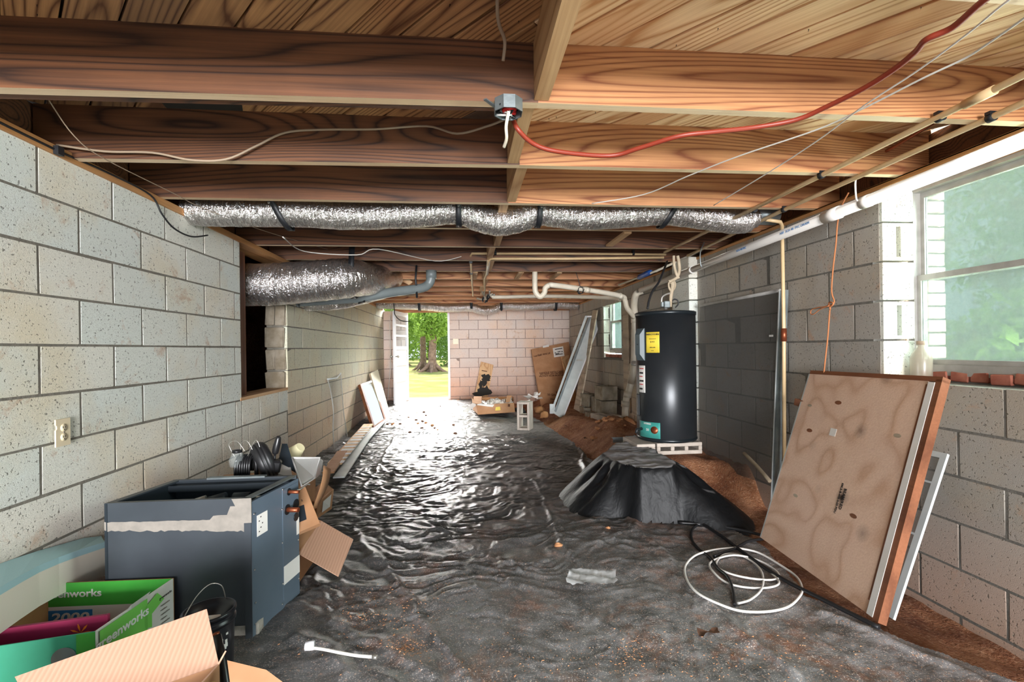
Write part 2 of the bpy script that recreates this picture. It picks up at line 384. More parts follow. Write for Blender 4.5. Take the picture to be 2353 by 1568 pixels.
# rough broken block ends of the opening's far side
for i, z in enumerate(lv(.026, .2130, -2, 3)):
    if i % 2: segs = [(-.185, -.115), (-.105, -.01)]
    else: segs = [(-.19, -.02)]
    for a, c in segs:
        bb = MB().box(((a + c) / 2 + XL, OPY1 - .012, z + .106), (c - a, .03, .195), bev=.008)
        bb.v = [(x + random.uniform(-.012, .012), y + random.uniform(-.006, .006), zz) for x, y, zz in bb.v]
        obj('broken_block', bb, 'old_block', wl)
obj('sill_board', MB().span((XL - .19, OPY0 - .02, zo - .005), (XL + .004, OPY1, zo + .02)), 'wood_pine', wl)
obj('jamb_board', MB().span((XL - .10, OPY0 + .03, zo + .02), (XL - .06, OPY0 + .22, 2.02)), 'wood_stud', wl)
# dark crawl space behind the opening
b = MB(); b.span((-4.2, 3.4, -.1), (-1.9, 7.6, .05)); b.span((-4.3, 3.3, -.1), (-4.2, 7.6, 2.3)); b.span((-4.3, 3.3, -.1), (-1.9, 3.4, 2.3)); b.span((-4.3, 7.6, -.1), (-1.9, 7.7, 2.3)); b.span((-4.3, 3.3, 2.3), (-1.9, 7.7, 2.4))
obj('wall_crawl_space', b, 'soil', kind='structure')
# --- back wall with door opening
DX0, DX1 = onY(936, 800, YB).x, onY(1029, 800, YB).x; DZ0, DZ1 = .16, onY(980, 719, YB).z
b = MB(); b.span((XL - .2, YB, -.4), (DX0, YB + .19, 2.02)); b.span((DX1, YB, -.4), (XR + .3, YB + .19, 2.02)); b.span((DX0, YB, -.4), (DX1, YB + .19, DZ0 - .02)); b.span((DX0, YB + .02, DZ1 + .02), (DX1, YB + .19, 2.02))
wb = obj('wall_back', b, 'mortar_back', kind='structure', label='pinkish concrete block wall at the far end with the open door')
lay(wb, 'block_back', lambda u: (u, YB), (0, -1), 0, XL, XR, [z for z in lv(.004, .2032, -6, 4)][:11], -.122, .4064, holes=[(DX0, DX1, -.3, 2.2)])
# --- right wall with two windows
W1a, W1b = .55, 2.385; WZ0, WZ1 = 1.02, 2.075
W2a, W2b = 6.72, 7.62; V0, V1 = 1.06, 2.0
b = MB(); b.span((XR, -1.5, -.5), (XR + .19, W1a, 2.09)); b.span((XR, W1a, -.5), (XR + .19, W1b, WZ0 - .005)); b.span((XR, W1b + .05, -.5), (XR + .19, W2a, 2.07))
b.span((XR, W2a, -.5), (XR + .19, W2b, V0 - .01)); b.span((XR, W2b + .05, -.5), (XR + .19, YB + .2, 2.07)); b.span((XR, W2a, V1), (XR + .19, W2b, 2.07))
wr = obj('wall_right', b, 'mortar_right', kind='structure', label='shaded grey concrete block wall on the right with two windows')
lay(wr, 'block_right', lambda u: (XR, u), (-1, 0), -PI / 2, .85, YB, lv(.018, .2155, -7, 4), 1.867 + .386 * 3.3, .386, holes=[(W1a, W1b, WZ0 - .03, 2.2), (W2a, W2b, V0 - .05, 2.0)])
# end blocks of the window jambs, each with its sash slot
for (yj, zlev, nm) in ((W1b, lv(.018, .2155, -1, 4), 0), (W2b, lv(.018, .2155, -1, 4), 1)):
    for i in range(len(zlev) - 1):
        z0, z1 = zlev[i] + .005, zlev[i + 1] - .005
        b = MB()
        if i % 2 == 0: b.box((XR + .095, yj + .02, (z0 + z1) / 2), (.188, .07, z1 - z0), bev=.004)
        else:
            b.box((XR + .042, yj + .02, (z0 + z1) / 2), (.082, .07, z1 - z0), bev=.002); b.box((XR + .150, yj + .02, (z0 + z1) / 2), (.078, .07, z1 - z0), bev=.002)
            b.box((XR + .097, yj + .02, z1 - .010), (.03, .069, .019)); b.box((XR + .097, yj + .02, z0 + .010), (.03, .069, .019))
        obj('jamb_block', b, 'block_left', wr)
for i, z in enumerate(lv(.018, .2155, -5, 4)[:-1]):
    obj('pilaster_block', MB().box((XR - .045, 4.62, z + .1077), (.09, .38, .206), bev=.006), 'block_left', wr)
# --- window 1
def window(n, X, Ya, Yb, z0, z1, rail, label):
    w_ = empty('window_%d' % n, (X, Yb, z0), label, None, kind='structure')
    t = .035
    b = MB(); b.span((X - .05, Yb - t, z0), (X + .03, Yb, z1)); b.span((X - .05, Ya, z0), (X + .03, Ya + t, z1)); b.span((X - .05, Ya + t, z1 - t), (X + .03, Yb - t, z1)); b.span((X - .05, Ya + t, z0), (X + .03, Yb - t, z0 + t + .02))
    obj('window_frame', b, 'alu', w_)
    a_, c_ = Ya + t, Yb - t
    for (zb, zt, dx, nm) in ((rail - .012, z1 - t, .004, 'upper_sash'), (z0 + t + .02, rail + .02, -.022, 'lower_sash')):
        s = .022; b = MB(); b.span((X + dx - .01, c_ - s, zb), (X + dx + .01, c_, zt)); b.span((X + dx - .01, a_, zb), (X + dx + .01, a_ + s, zt))
        b.span((X + dx - .01, a_ + s, zt - s - .008), (X + dx + .01, c_ - s, zt)); b.span((X + dx - .01, a_ + s, zb), (X + dx + .01, c_ - s, zb + s + .004))
        sa_ = obj(nm, b, 'alu', w_)
        obj('pane', MB().span((X + dx - .002, a_ + s, zb + s), (X + dx + .002, c_ - s, zt - s)), 'dirty_glass', sa_)
    obj('latch', MB().box((X - .04, c_ - .62, z0 + t + .03), (.02, .04, .02)), 'alu', w_)
    return w_
window(1, XR + .235, W1a, W1b + .02, CZ - .17, CZ + .86, CZ + .35, 'large grimy aluminium window in the right wall')
window(2, XR + .15, W2a, W2b - .02, CZ - .10, 1.99, CZ + .40, 'small aluminium window far down the right wall')
tr = obj('trim_1', MB().span((XR + .19, W1a, WZ0 - .2), (XR + .33, W1b + .02, WZ0 + .005)), 'mortar_right', kind='structure')
b = 0
for i in range(16):
    y = W1b - .05 - i * .098
    if y < W1a: break
    obj('brick', MB().box((XR + .225 + random.uniform(-.01, .01), y, WZ0 + .026), (.10, .085, .05), rot=(random.uniform(-.1, .1), random.uniform(-.06, .06), random.uniform(-.1, .1)), bev=.005), 'brick', tr)
t2 = obj('trim_2', MB().span((XR + .02, W2a + .01, V0 - .03), (XR + .16, W2b - .01, V0 - .005)), 'mortar_right', kind='structure')
for i in range(4): obj('brick', MB().box((XR + .06, W2a + .12 + i * .21, V0 + .02), (.09, .2, .045), bev=.004), 'brick', t2)
# outer brick return seen through the glass
ob = obj('wall_outer_brick', MB().span((XR + .20, W1b + .06, .3), (XR + .42, W1b + .5, 2.2)), 'mortar', kind='structure')
for i in range(24):
    for j in range(2): obj('brick', MB().box((XR + .325 + (j - .5) * .12, W1b + .055, .34 + i * .075), (.105 if (i + j) % 2 else .112, .03, .064), bev=.003), 'brick_pale', ob)
# --- plates on the walls
b = MB(); b.span((XL - .19, -1.5, 2.055), (XL + .014, 5.02, 2.094)); obj('trim_3', b, 'wood_plate', kind='structure', label='pine sill plate on top of the left block wall')
obj('trim_4', MB().span((XL - .03, 5.05, 2.05), (XL + .014, YB, 2.094)), 'wood_plate', kind='structure')
b = MB(); b.span((XR - .012, -1.5, 2.088), (XR + .19, YB, 2.094)); b.span((XR - .012, -1.5, 2.066), (XR + .19, YB, 2.095)); obj('trim_5', b, 'wood_plate', kind='structure', label='pine sill plate on top of the right block wall')
obj('trim_6', MB().span((DX0 - .25, YB - .05, DZ1 + .0), (DX1 + .05, YB - .01, 2.095)), 'wood_joist_r', kind='structure', label='wooden header board above the back door')
obj('trim_7', MB().span((DX1 + .05, YB - .035, 2.03), (XR, YB + .1, 2.095)), 'wood_joist_r', kind='structure')
obj('trim_8', MB().span((XR + .03, W1a, 2.075), (XR + .30, W1b + .02, 2.094)), 'wood_plate', kind='structure')
# rim boards closing the joist bays above the walls
for n, x in ((9, XL - .19), (10, XR + .15)): obj('trim_%d' % n, MB().span((x, -1.5, 2.094), (x + .04, YB + .2, 2.31)), 'wood_joist', kind='structure')
obj('trim_11', MB().span((XL - .2, YB + .02, 2.094), (XR + .2, YB + .06, 2.31)), 'wood_joist', kind='structure')
# --- ceiling: subfloor boards, joists, blocking
ceil = obj('ceiling', MB().span((XL - .4, -1.6, 2.332), (XR + .4, YB + .3, 2.36)), 'stain_black', kind='structure', label='underside of the floor above: diagonal board decking on wooden joists')
ang = math.radians(131.5); dv = Vector((math.cos(ang), math.sin(ang))); nv = Vector((-dv.y, dv.x)); bw = .1345
x0, x1, y0, y1 = XL - .15, XR + .15, .55, YB + .15
lo = min(nv.dot(Vector(p)) for p in ((x0, y0), (x0, y1), (x1, y0), (x1, y1))); hi = max(nv.dot(Vector(p)) for p in ((x0, y0), (x0, y1), (x1, y0), (x1, y1)))
k = math.floor((lo + .27) / bw)
while -.27 + k * bw < hi:
    o_ = -.27 + (k + .5) * bw; k += 1
    ts = []
    for (nn, c0, c1, ax) in (((dv.x), x0, x1, 0), ((dv.y), y0, y1, 1)):
        base = nv[ax] * o_; a, c = (c0 - base) / nn, (c1 - base) / nn; ts.append((min(a, c), max(a, c)))
    ta, tb = max(t[0] for t in ts), min(t[1] for t in ts)
    if tb - ta < .15: continue
    # boards are butt-jointed near the middle beam
    tm = (.29 - nv.x * o_) / dv.x
    parts_ = [(ta, tb)] if not (ta + .3 < tm < tb - .3) else [(ta, tm), (tm, tb)]
    for (p, q) in parts_:
        mid = nv * o_ + dv * ((p + q) / 2)
        b = MB().box((0, 0, 0), (q - p - .003, bw - random.choice((.006, .008, .008, .012)), .022), bev=.002)
        o = obj('board', b, 'wood_deck' if mid.x < .25 else 'wood_deck_lit', ceil); o.location = (mid.x, mid.y, 2.317 + random.uniform(-.002, .001)); o.rotation_euler = (0, 0, ang)
JY = [.45, 1.05, 1.66, 2.235, 2.825, 3.43, 4.05, 4.70, 5.35, 5.98, 6.60, 7.20, 7.80, 8.40, 9.0, 9.6]
for i, y in enumerate(JY):
    dz = random.uniform(-.004, .004); tw = random.uniform(-.006, .006)
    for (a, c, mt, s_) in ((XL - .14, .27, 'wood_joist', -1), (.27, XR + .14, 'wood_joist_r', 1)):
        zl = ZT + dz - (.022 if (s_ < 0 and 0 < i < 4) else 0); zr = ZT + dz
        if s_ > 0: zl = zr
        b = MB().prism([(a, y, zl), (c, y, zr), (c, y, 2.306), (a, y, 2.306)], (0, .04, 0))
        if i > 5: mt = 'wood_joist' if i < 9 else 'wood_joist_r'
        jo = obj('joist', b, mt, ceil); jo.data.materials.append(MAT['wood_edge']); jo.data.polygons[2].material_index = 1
    if i == 2:
        obj('joist', MB().prism([(XL - .14, y + .042, ZT - .02), (.2, y + .042, ZT + .004), (.2, y + .042, 2.27), (XL - .14, y + .042, 2.27)], (0, .042, 0)), 'wood_joist', ceil)
for i in range(1, 12):
    xo = .255 if i % 2 else .225
    if i == 2: xo = .212
    if i == 3: xo = .262
    obj('blocking', MB().prism([(xo, JY[i] + .042, ZT + .004), (xo + .052, JY[i] + .042, ZT + .004), (xo + .052, JY[i] + .042, 2.30), (xo, JY[i] + .042, 2.30)], (0, JY[i + 1] - JY[i] - .044, 0)), 'wood_block', ceil)
for (px, py, Y) in ((1090, 648, 5.98), (1187, 648, 5.98), (1268, 648, 5.98), (1398, 570, 4.05)):
    p = onY(px, py, Y); obj('blocking', MB().span((p.x - .03, Y - .5, ZT + .003), (p.x + .03, Y - .02, ZT + .02)), 'wood_pine', ceil)
# nail points through the decking
b = MB(); RN = random.Random(8)
for i in range(420):
    x, y = RN.uniform(XL, XR), RN.uniform(.9, 6.0); y = JY[0] + round((y - JY[0]) / .6) * .6 + RN.uniform(.08, .5) if RN.random() < .3 else y; b.add([(x - .002, y, 2.306), (x + .002, y, 2.306), (x, y + .002, 2.306), (x + RN.uniform(-.004, .004), y, 2.294)], [(0, 1, 3), (1, 2, 3), (2, 0, 3)])
obj('nail_points', b, 'black_metal', ceil, kind='stuff')
# charred patch under the decking
o = obj('scorched_board', MB().prism([(-1.26, 1.97, 2.302), (-1.30, 2.23, 2.302), (-.98, 2.23, 2.302), (-.88, 1.97, 2.302)], (0, 0, .004)), 'stain_black', ceil)
# --- floor: soil field
rs = np.random.RandomState(3); TAB = rs.rand(256, 256)
def vn(x, y, seed=0):
    xi = np.floor(x).astype(int); yi = np.floor(y).astype(int); fx = x - xi; fy = y - yi
    fx = fx * fx * fx * (fx * (fx * 6 - 15) + 10); fy = fy * fy * fy * (fy * (fy * 6 - 15) + 10)
    s1, s2 = seed * 37, seed * 71
    g = lambda a, b: TAB[(a + s1) & 255, (b + s2) & 255]
    return (g(xi, yi) * (1 - fx) + g(xi + 1, yi) * fx) * (1 - fy) + (g(xi, yi + 1) * (1 - fx) + g(xi + 1, yi + 1) * fx) * fy
def fbm(x, y, seed, o=4):
    r = 0; a = .5
    for i in range(o): r = r + a * vn(x * 2 ** i, y * 2 ** i, seed + i); a *= .5
    return r
def ss(a, b, x): t = np.clip((x - a) / (b - a), 0, 1); return t * t * (3 - 2 * t)
def soil_h(x, y):
    h = -.035 + .03 * (fbm(x * 3, y * 3, 1) - .5) + .022 * (fbm(x * 11, y * 11, 2) - .5)
    h = h + .17 * ss(6.2, 9.8, y) * (1 - ss(.2, 1.6, x))                       # rises to the door sill
    bank = ss(1.22, 1.72, x + .25 * (vn(x * 2, y * 2.2, 5) - .5)) * ss(3.35, 3.95, y + .5 * (vn(x * 3, y * 3, 6) - .5) + .25 * (x - 1.8))
    h = h + bank * (.27 - .10 * ss(5.5, 8, y)) + bank * .05 * (fbm(x * 9, y * 9, 8) - .5)
    h = h + .13 * np.exp(-((x - 1.85) ** 2 / .03 + (y - 5.75) ** 2 / .05))
    h = h - .06 * ss(1.7, 2.2, x) * (1 - ss(2.4, 3.0, y))
    return h
def grid(name, xa, xb, ya, yb, step, hf, mat, keep=None, **k):
    nx, ny = int((xb - xa) / step) + 1, int((yb - ya) / step) + 1
    X, Y = np.meshgrid(np.linspace(xa, xb, nx), np.linspace(ya, yb, ny)); Z = hf(X, Y)
    v = np.stack([X, Y, Z], -1).reshape(-1, 3); i = np.arange((nx * ny)).reshape(ny, nx)
    q = np.stack([i[:-1, :-1], i[:-1, 1:], i[1:, 1:], i[1:, :-1]], -1).reshape(-1, 4)
    if keep is not None:
        q = q[keep(X, Y)[:-1, :-1].reshape(-1)]
        u, inv = np.unique(q, return_inverse=True); v = v[u]; q = inv.reshape(-1, 4)
    me = bpy.data.meshes.new(name); me.vertices.add(len(v)); me.vertices.foreach_set('co', v.ravel()); me.loops.add(q.size); me.polygons.add(len(q))
    me.loops.foreach_set('vertex_index', q.ravel()); me.polygons.foreach_set('loop_start', np.arange(0, q.size, 4)); me.polygons.foreach_set('loop_total', np.full(len(q), 4))
    me.polygons.foreach_set('use_smooth', np.ones(len(q), bool)); me.materials.append(MAT[mat]); me.update(calc_edges=True); me.validate()
    return obj(name, me, None, **k)
grid('floor', XL - .1, XR + .1, -1.5, YB + .1, .03, soil_h, 'soil', kind='structure', label='bare red clay floor of the crawl basement')
# --- black plastic sheeting
m = N('tarp'); v = m.pos('World')
sx = m.n('SeparateXYZ'); m.l(v, sx.inputs[0])
def rng(sock, a, b, c, d):
    q = m.n('MapRange'); m.l(sock, q.inputs[0]) if isinstance(sock, bpy.types.NodeSocket) else None
    for i_, x_ in zip((1, 2, 3, 4), (a, b, c, d)): q.inputs[i_].default_value = x_
    return q.outputs[0]
near = rng(m.math('ADD', sx.outputs['Y'], m.math('MULTIPLY', sx.outputs['X'], -.55)), 1.2, 3.3, 1.0, .10)
far = rng(sx.outputs['Y'], 4.2, 8.0, 0.0, .45)
low = rng(sx.outputs['Z'], .10, .30, 1.0, .25)
dens = m.math('MULTIPLY', m.math('ADD', near, far), low)
d1 = m.ramp(m.noise(v, 6.5, 9, .8), [(.34, .10), (.62, 1.0)])
c = m.mix(m.math('MULTIPLY', m.math('MULTIPLY', d1, dens), .90), '2a2d2e', '9d9b9c')
d2 = m.ramp(m.noise(v, 2.6, 9, .78, .5), [(.52, 0.0), (.64, 1.0)])
c = m.mix(m.math('MULTIPLY', m.math('MULTIPLY', d2, near), .95), c, '8d5f47')
d5 = m.ramp(m.noise(v, 3.7, 9, .8, .3), [(.55, 0.0), (.64, 1.0)])
c = m.mix(m.math('MULTIPLY', m.math('MULTIPLY', d5, near), .6), c, '2a2522')
d3 = m.ramp(m.noise(v, 85, 4, .65), [(.58, 0.0), (.65, 1.0)])
c = m.mix(m.math('MULTIPLY', d3, m.math('MULTIPLY', near, .8)), c, 'c09a82')
d4 = m.ramp(m.noise(v, 190, 2, .6), [(.60, 0.0), (.66, 1.0)])
c = m.mix(m.math('MULTIPLY', d4, dens), c, 'e6dad0')
m.set(c, m.math('ADD', m.math('MULTIPLY', m.math('MULTIPLY', d1, dens), .24), .38), Specular_IOR_Level=.6)
b1 = m.noise(m.pos('World', (1, 2.2, 1)), 14, 3, .55, .7)
m.bump(m.math('ADD', b1, m.math('MULTIPLY', d3, .12)), .16, .02); MAT['tarp'] = m.m
def crease(x, y, pts, wd, amp):
    h = 0
    for (a, c_) in zip(pts[:-1], pts[1:]):
        ax, ay, bx, by = a[0], a[1], c_[0], c_[1]; L2 = (bx - ax) ** 2 + (by - ay) ** 2
        t = np.clip(((x - ax) * (bx - ax) + (y - ay) * (by - ay)) / L2, 0, 1)
        d = np.hypot(x - ax - t * (bx - ax), y - ay - t * (by - ay)); h = np.maximum(h, np.exp(-(d / wd) ** 2))
    return amp * h
FL = lambda *pp: [tuple(onZ(px, py, .0)[:2]) for px, py in pp]
CR = [(FL((1300, 950), (1340, 1060), (1420, 1180), (1600, 1400), (1720, 1568)), .012, .016), (FL((1330, 1060), (1420, 1170), (1500, 1260), (1640, 1420), (1830, 1568)), .03, .03),
      (FL((1070, 960), (1065, 1100), (1050, 1300), (1030, 1480)), .006, .006), (FL((1225, 1110), (1300, 1260), (1370, 1350), (1440, 1500)), .014, .012),
      (FL((820, 1230), (900, 1340), (960, 1420), (1080, 1568)), .03, .028), (FL((2050, 1400), (1900, 1330), (1700, 1220)), .03, .025), (FL((1900, 1420), (2100, 1500), (2250, 1568)), .03, .02),
      (FL((760, 1440), (880, 1500), (1000, 1568)), .03, .022), (FL((690, 1470), (760, 1500), (800, 1568)), .035, .03), (FL((905, 1010), (870, 1080), (800, 1180)), .02, .015),
      (FL((920, 955), (1180, 945), (1260, 955)), .02, .018), (FL((1250, 960), (1330, 1010), (1345, 1090)), .03, .04)]
RC = random.Random(21)
for _ in range(26):
    px_, py_ = RC.uniform(650, 1800), RC.uniform(1180, 1500); L_ = RC.uniform(90, 330); a_ = RC.uniform(.35, 1.25); q_ = [(px_, py_)]
    for k_ in range(4): px_ += math.cos(a_) * L_ / 4; py_ += math.sin(a_) * L_ / 4; a_ += RC.uniform(-.35, .35); q_.append((px_, py_))
    CR.append((FL(*q_), RC.uniform(.006, .010), RC.uniform(.004, .011)))
def tarp_h(x, y):
    base = .035 + soil_h(x, y) * .6 + .0
    wx = x + .42 * (fbm(x * 1.3, y * 1.6, 11) - .5) * 2; wy = y + .40 * (fbm(x * 1.2 + 9, y * 1.7, 15) - .5) * 2
    def rid(u, v_, sd, pw): n = vn(u, v_, sd) * .72 + vn(u * 2.1, v_ * 2.1, sd + 1) * .28; return (1 - np.minimum(1, np.abs(n - .5) * 4.2)) ** pw
    r = rid(wx * 3.4, wy * 11, 21, 2.0); r2 = rid(wx * 6 + wy * 4.5, wy * 17 - wx * 3, 31, 2.0); r3 = rid(wx * 7 - wy * 5, wy * 11 + wx * 3, 41, 1.5); r4 = rid(wx * 6 + wy * 6, wy * 6 - wx * 3, 51, 1.5)
    amp = ss(1.9, 2.8, y - .25 * x) * (1 - .25 * ss(5, 9, y)) * (.45 + .55 * ss(1.7, .6, x)) + .10
    am2 = .45 + .75 * vn(x * 1.3, y * 1.3, 51)
    h = base + amp * am2 * (.0115 * r + .0085 * r2) + (.30 + .55 * amp) * (.0075 * r3 + .0065 * r4) * am2 + .016 * (fbm(x * 2.2, y * 2.2, 61) - .5)
    xw, yw = x + .05 * (vn(x * 7, y * 7, 71) - .5), y + .05 * (vn(x * 6, y * 6, 73) - .5)
    for pts, wd, a in CR:
        mx_ = (x > min(p[0] for p in pts) - .12) & (x < max(p[0] for p in pts) + .12) & (y > min(p[1] for p in pts) - .12) & (y < max(p[1] for p in pts) + .12)
        if mx_.any(): h = h.copy(); h[mx_] += crease(xw[mx_], yw[mx_], pts, wd * .8, a * .6)
    h = h + .05 * ss(8.2, 9.4, y) * (1 - ss(.2, .9, x)) * (.5 + fbm(x * 2.5, y * 2.5, 77))
    return h
def tarp_keep(x, y):
    e = .14 * (fbm(x * 1.2, y * 1.2, 81) - .45) + .03 * (vn(x * 8, y * 8, 83) - .5)
    right = np.interp(y, [0.5, 1.5, 1.75, 2.1, 2.6, 3.1, 3.6, 4.5, 5.4, 6.5, 8.0, 9.0, 10.2], [2.0, 1.95, 1.75, 1.62, 1.75, 1.72, 1.55, 1.35, 1.33, 1.30, 1.15, .9, .35]) + e
    return (x < right) & (y < 9.85 + .5 * e)
tp = grid('plastic_sheet', XL + .012, 2.15, .55, 10.05, .0105, tarp_h, 'tarp', keep=tarp_keep, label='large wrinkled black plastic sheet spread over the dirt floor', cat='plastic sheet')

# ================================================================== OUTSIDE
def lawn_h(x, y): return .06 + .008 * (y - 10) + .12 * (fbm(x * .25, y * .25, 91) - .5) * ss(12, 16, y) + .02 * (fbm(x * 2, y * 2, 92) - .5)
grid('ground_lawn', -14, 16, YB + .2, 46, .25, lawn_h, 'lawn', kind='structure')
grid('ground_side', XR + .45, 16, -6, YB + .2, .4, lambda x, y: .1 + 0 * x, 'lawn', kind='structure')
obj('doorstep', MB().box(((DX0 + DX1) / 2, YB + .48, .07), (1.2, .5, .1), bev=.01), 'concrete', label='concrete step outside the open back door', cat='step')
def leaves(c, r, n, size, seed):
    q = np.random.RandomState(seed); d = q.normal(size=(n, 3)); d /= np.linalg.norm(d, axis=1)[:, None]
    lob = 1 + .35 * np.sin(d[:, 0] * 5 + seed) * np.cos(d[:, 2] * 4 + seed * 2)
    p = np.array(c) + d * np.array(r) * (q.rand(n, 1) ** .45) * lob[:, None]
    a = q.normal(size=(n, 3)); a /= np.linalg.norm(a, axis=1)[:, None]; b_ = np.cross(a, q.normal(size=(n, 3))); b_ /= np.linalg.norm(b_, axis=1)[:, None]
    s = size * (.6 + .8 * q.rand(n, 1))
    v = np.stack([p - a * s, p - b_ * s * .5 + a * s * .1, p + a * s, p + b_ * s * .5 + a * s * .1], 1).reshape(-1, 3)
    return v, [tuple(range(4 * i, 4 * i + 4)) for i in range(n)]
def trunk(b, x, y, z0, h, r, lean=0.0):
    b.tube([(x, y, z0 - .2), (x + .02, y, z0 + .25), (x + lean * .3, y, z0 + h * .35), (x + lean, y, z0 + h)], lambda t: r * (1.9 - 1.0 * min(1, t * 4)) * (1 - .35 * t) if t < .25 else r * .9 * (1 - .35 * t), 10, sub=4, wob=.06)
    for a in range(5):
        an = a * 1.3 + x; b.tube([(x, y, z0 + .5), (x + math.cos(an) * r * 1.6, y + math.sin(an) * r * 1.6, z0 + .12), (x + math.cos(an) * r * 3, y + math.sin(an) * r * 3, z0 - .05)], lambda t: r * (.5 - .35 * t), 6, sub=3)
TREES = [  # px, base Y, crown height, crown radii, trunk height, r, leaves, material, label
    (971, 24, 3.2, (1.1, 1.0, .9), 7.0, .20, 1200, 'leaf', 'straight pale grey tree trunk rising behind the flared stump-like tree in the doorway view'),
    (992, 22.5, 2.5, (.95, .8, 1.0), 2.6, .26, 4200, 'leaf', 'leafy tree with wide flared roots on the lawn seen through the open door'),
    (925, 30, 3.0, (1.9, 1.4, 2.6), 5, .2, 6500, 'leaf', 'bushy green tree at the left of the doorway view, behind the trunk'),
    (1040, 29, 3.0, (1.5, 1.4, 3.0), 5, .2, 6500, 'leaf_dark', 'dark leafy tree at the right edge of the doorway view'),
    (880, 36, 4.0, (4, 2, 3.6), 5, .25, 6000, 'leaf_dark', 'far tree beyond the lawn, seen through the panes of the open door'),
    (985, 42, 2.0, (5.5, 2, 2.3), 3, .25, 7000, 'leaf', 'low far thicket across the end of the lawn'),
]
for i, (px, y, ch, rr_, th, r, n, mt, lb) in enumerate(TREES):
    p = onY(px, 800, y); z0 = float(lawn_h(p.x, y)); t_ = empty('tree', (p.x, y, z0), lb, 'tree')
    b = MB(); trunk(b, p.x, y, z0, th, r, .1); obj('trunk', b, 'bark', t_)
    vs, fs = leaves((p.x, y, z0 + ch), rr_, n, .085 if i < 4 else .13, i + 3)
    obj('foliage', MB().add(vs, fs), mt, t_, kind='stuff')
for i, (x, y, z, rr_, n, lb) in enumerate(((8.5, 2.4, 3.1, (2.0, 2.6, 2.3), 9000, 'pale leafy tree outside the large right window, nearer the camera'), (11.5, 7.2, 3.6, (2.0, 2.8, 2.6), 8000, 'leafy tree outside the large right window, farther back'), (6.2, 3.4, 1.2, (.9, 2.2, .55), 4500, 'low shrub below the trees outside the large right window'), (11, 15.5, 2.6, (2.5, 3, 2.0), 5500, 'tree outside the small far right window'))):
    t_ = empty('tree' if i != 2 else 'shrub', (x, y, .1), lb, 'tree' if i != 2 else 'shrub')
    b = MB(); b.tube([(x, y, .0), (x + .05, y, z)], .12, 8); obj('trunk', b, 'bark', t_)
    vs, fs = leaves((x, y, z), rr_, n, .10, i + 40); obj('foliage', MB().add(vs, fs), 'leaf', t_, kind='stuff')
# ------------------------------------------------------------------ open back door
d_ = empty('door_1', (DX0, YB, DZ0), 'white panelled back door with three stacked panes, swung open inward', None, kind='structure')
FE = onY(905, 800, 9.27); a_ = Vector((DX0 + .01, YB - .02, 0)); b_ = Vector((FE.x, 9.27, 0)); L = (b_ - a_).length; T = frame(Vector((a_.x, a_.y, DZ0)), b_ - a_, (0, 0, 1)); H = DZ1 - DZ0 - .02
TT = lambda b: b
st = .095; lights = [(.86 * H / 1.8 + .0, 0)]
zs = [0, .16, .42, .50, .76, .84, 1.02]       # rails as share of the height
zz = [0, .10, .30, .36, .555, .60, .72, .735, .85, .865, .955, 1.0]
th = .034
b = MB()
b.box((st / 2, H / 2, 0), (st, H, th), T=T); b.box((L - st / 2, H / 2, 0), (st, H, th), T=T)
for lo_, hi_ in ((0, .09), (.235, .275), (.41, .45), (.585, .62), (.955, 1.0)): b.box((L / 2, (lo_ + hi_) / 2 * H, 0), (L - 2 * st, (hi_ - lo_) * H, th), T=T)
for zc in (.735, .85): b.box((L / 2, zc * H, 0), (L - 2 * st, .022 * H, th * .8), T=T)
obj('door_frame_leaf', b, 'white_paint', d_)
for lo_, hi_ in ((.09, .235), (.275, .41), (.45, .585)): obj('panel', MB().box((L / 2, (lo_ + hi_) / 2 * H, 0), (L - 2 * st, (hi_ - lo_) * H, .014), T=T), 'white_paint', d_)
for lo_, hi_ in ((.62, .724), (.746, .839), (.861, .955)): obj('pane', MB().box((L / 2, (lo_ + hi_) / 2 * H, 0), (L - 2 * st, (hi_ - lo_) * H, .005), T=T), 'glass', d_)
b = MB()
for s_ in (-1, 1): b.lathe([(.0, .0), (.012, 0), (.012, .03), (.027, .04), (.03, .055), (.02, .07), (0, .072)], (0, 0, 0), 14, T=T @ Matrix.Translation((L - .05, .50 * H + .02, s_ * th / 2)) @ Matrix.Rotation(0 if s_ > 0 else PI, 4, 'X'))
obj('door_knob', b, 'steel', d_)
b = MB(); b.span((DX0 - .035, YB - .01, .12), (DX0, YB + .14, DZ1)); b.span((DX1, YB - .012, .12), (DX1 + .045, YB + .14, DZ1)); obj('door_jamb', b, 'white_paint', d_)
obj('door_jamb', MB().span((FE.x - .12, YB - .03, .05), (FE.x - .07, YB - .008, 2.03)), 'wood_old', d_)

# ================================================================== OVERHEAD: DUCTS
def duct(name, pts, r, label, group=None, n=28, sub=14, ribs=.06):
    path = smooth_path([Vector(p) for p in pts], sub); rows = []
    R = random.Random(len(pts) * 7 + n + sub); m_ = len(path); off = [R.uniform(0, 6) for _ in range(6)]
    for i, p in enumerate(path):
        t = (path[min(i + 1, m_ - 1)] - path[max(i - 1, 0)]).normalized(); up = Vector((0, 0, 1)); sd = t.cross(up).normalized(); up = sd.cross(t)
        row = []
        for j in range(n):
            a = 2 * PI * j / n
            w_ = ribs * (.5 * math.sin(i * .9 + off[0] + 1.3 * math.sin(a * 2 + off[1])) + .35 * math.sin(i * 2.1 + a * 3 + off[2]) + .35 * R.uniform(-1, 1))
            row.append(p + (sd * math.cos(a) + up * math.sin(a)) * (r(i / (m_ - 1)) if callable(r) else r) * (1 + w_ * .45))
        rows.append(row)
    return obj(name, MB().ring(rows), 'foil', label=label, cat='duct', group=group)
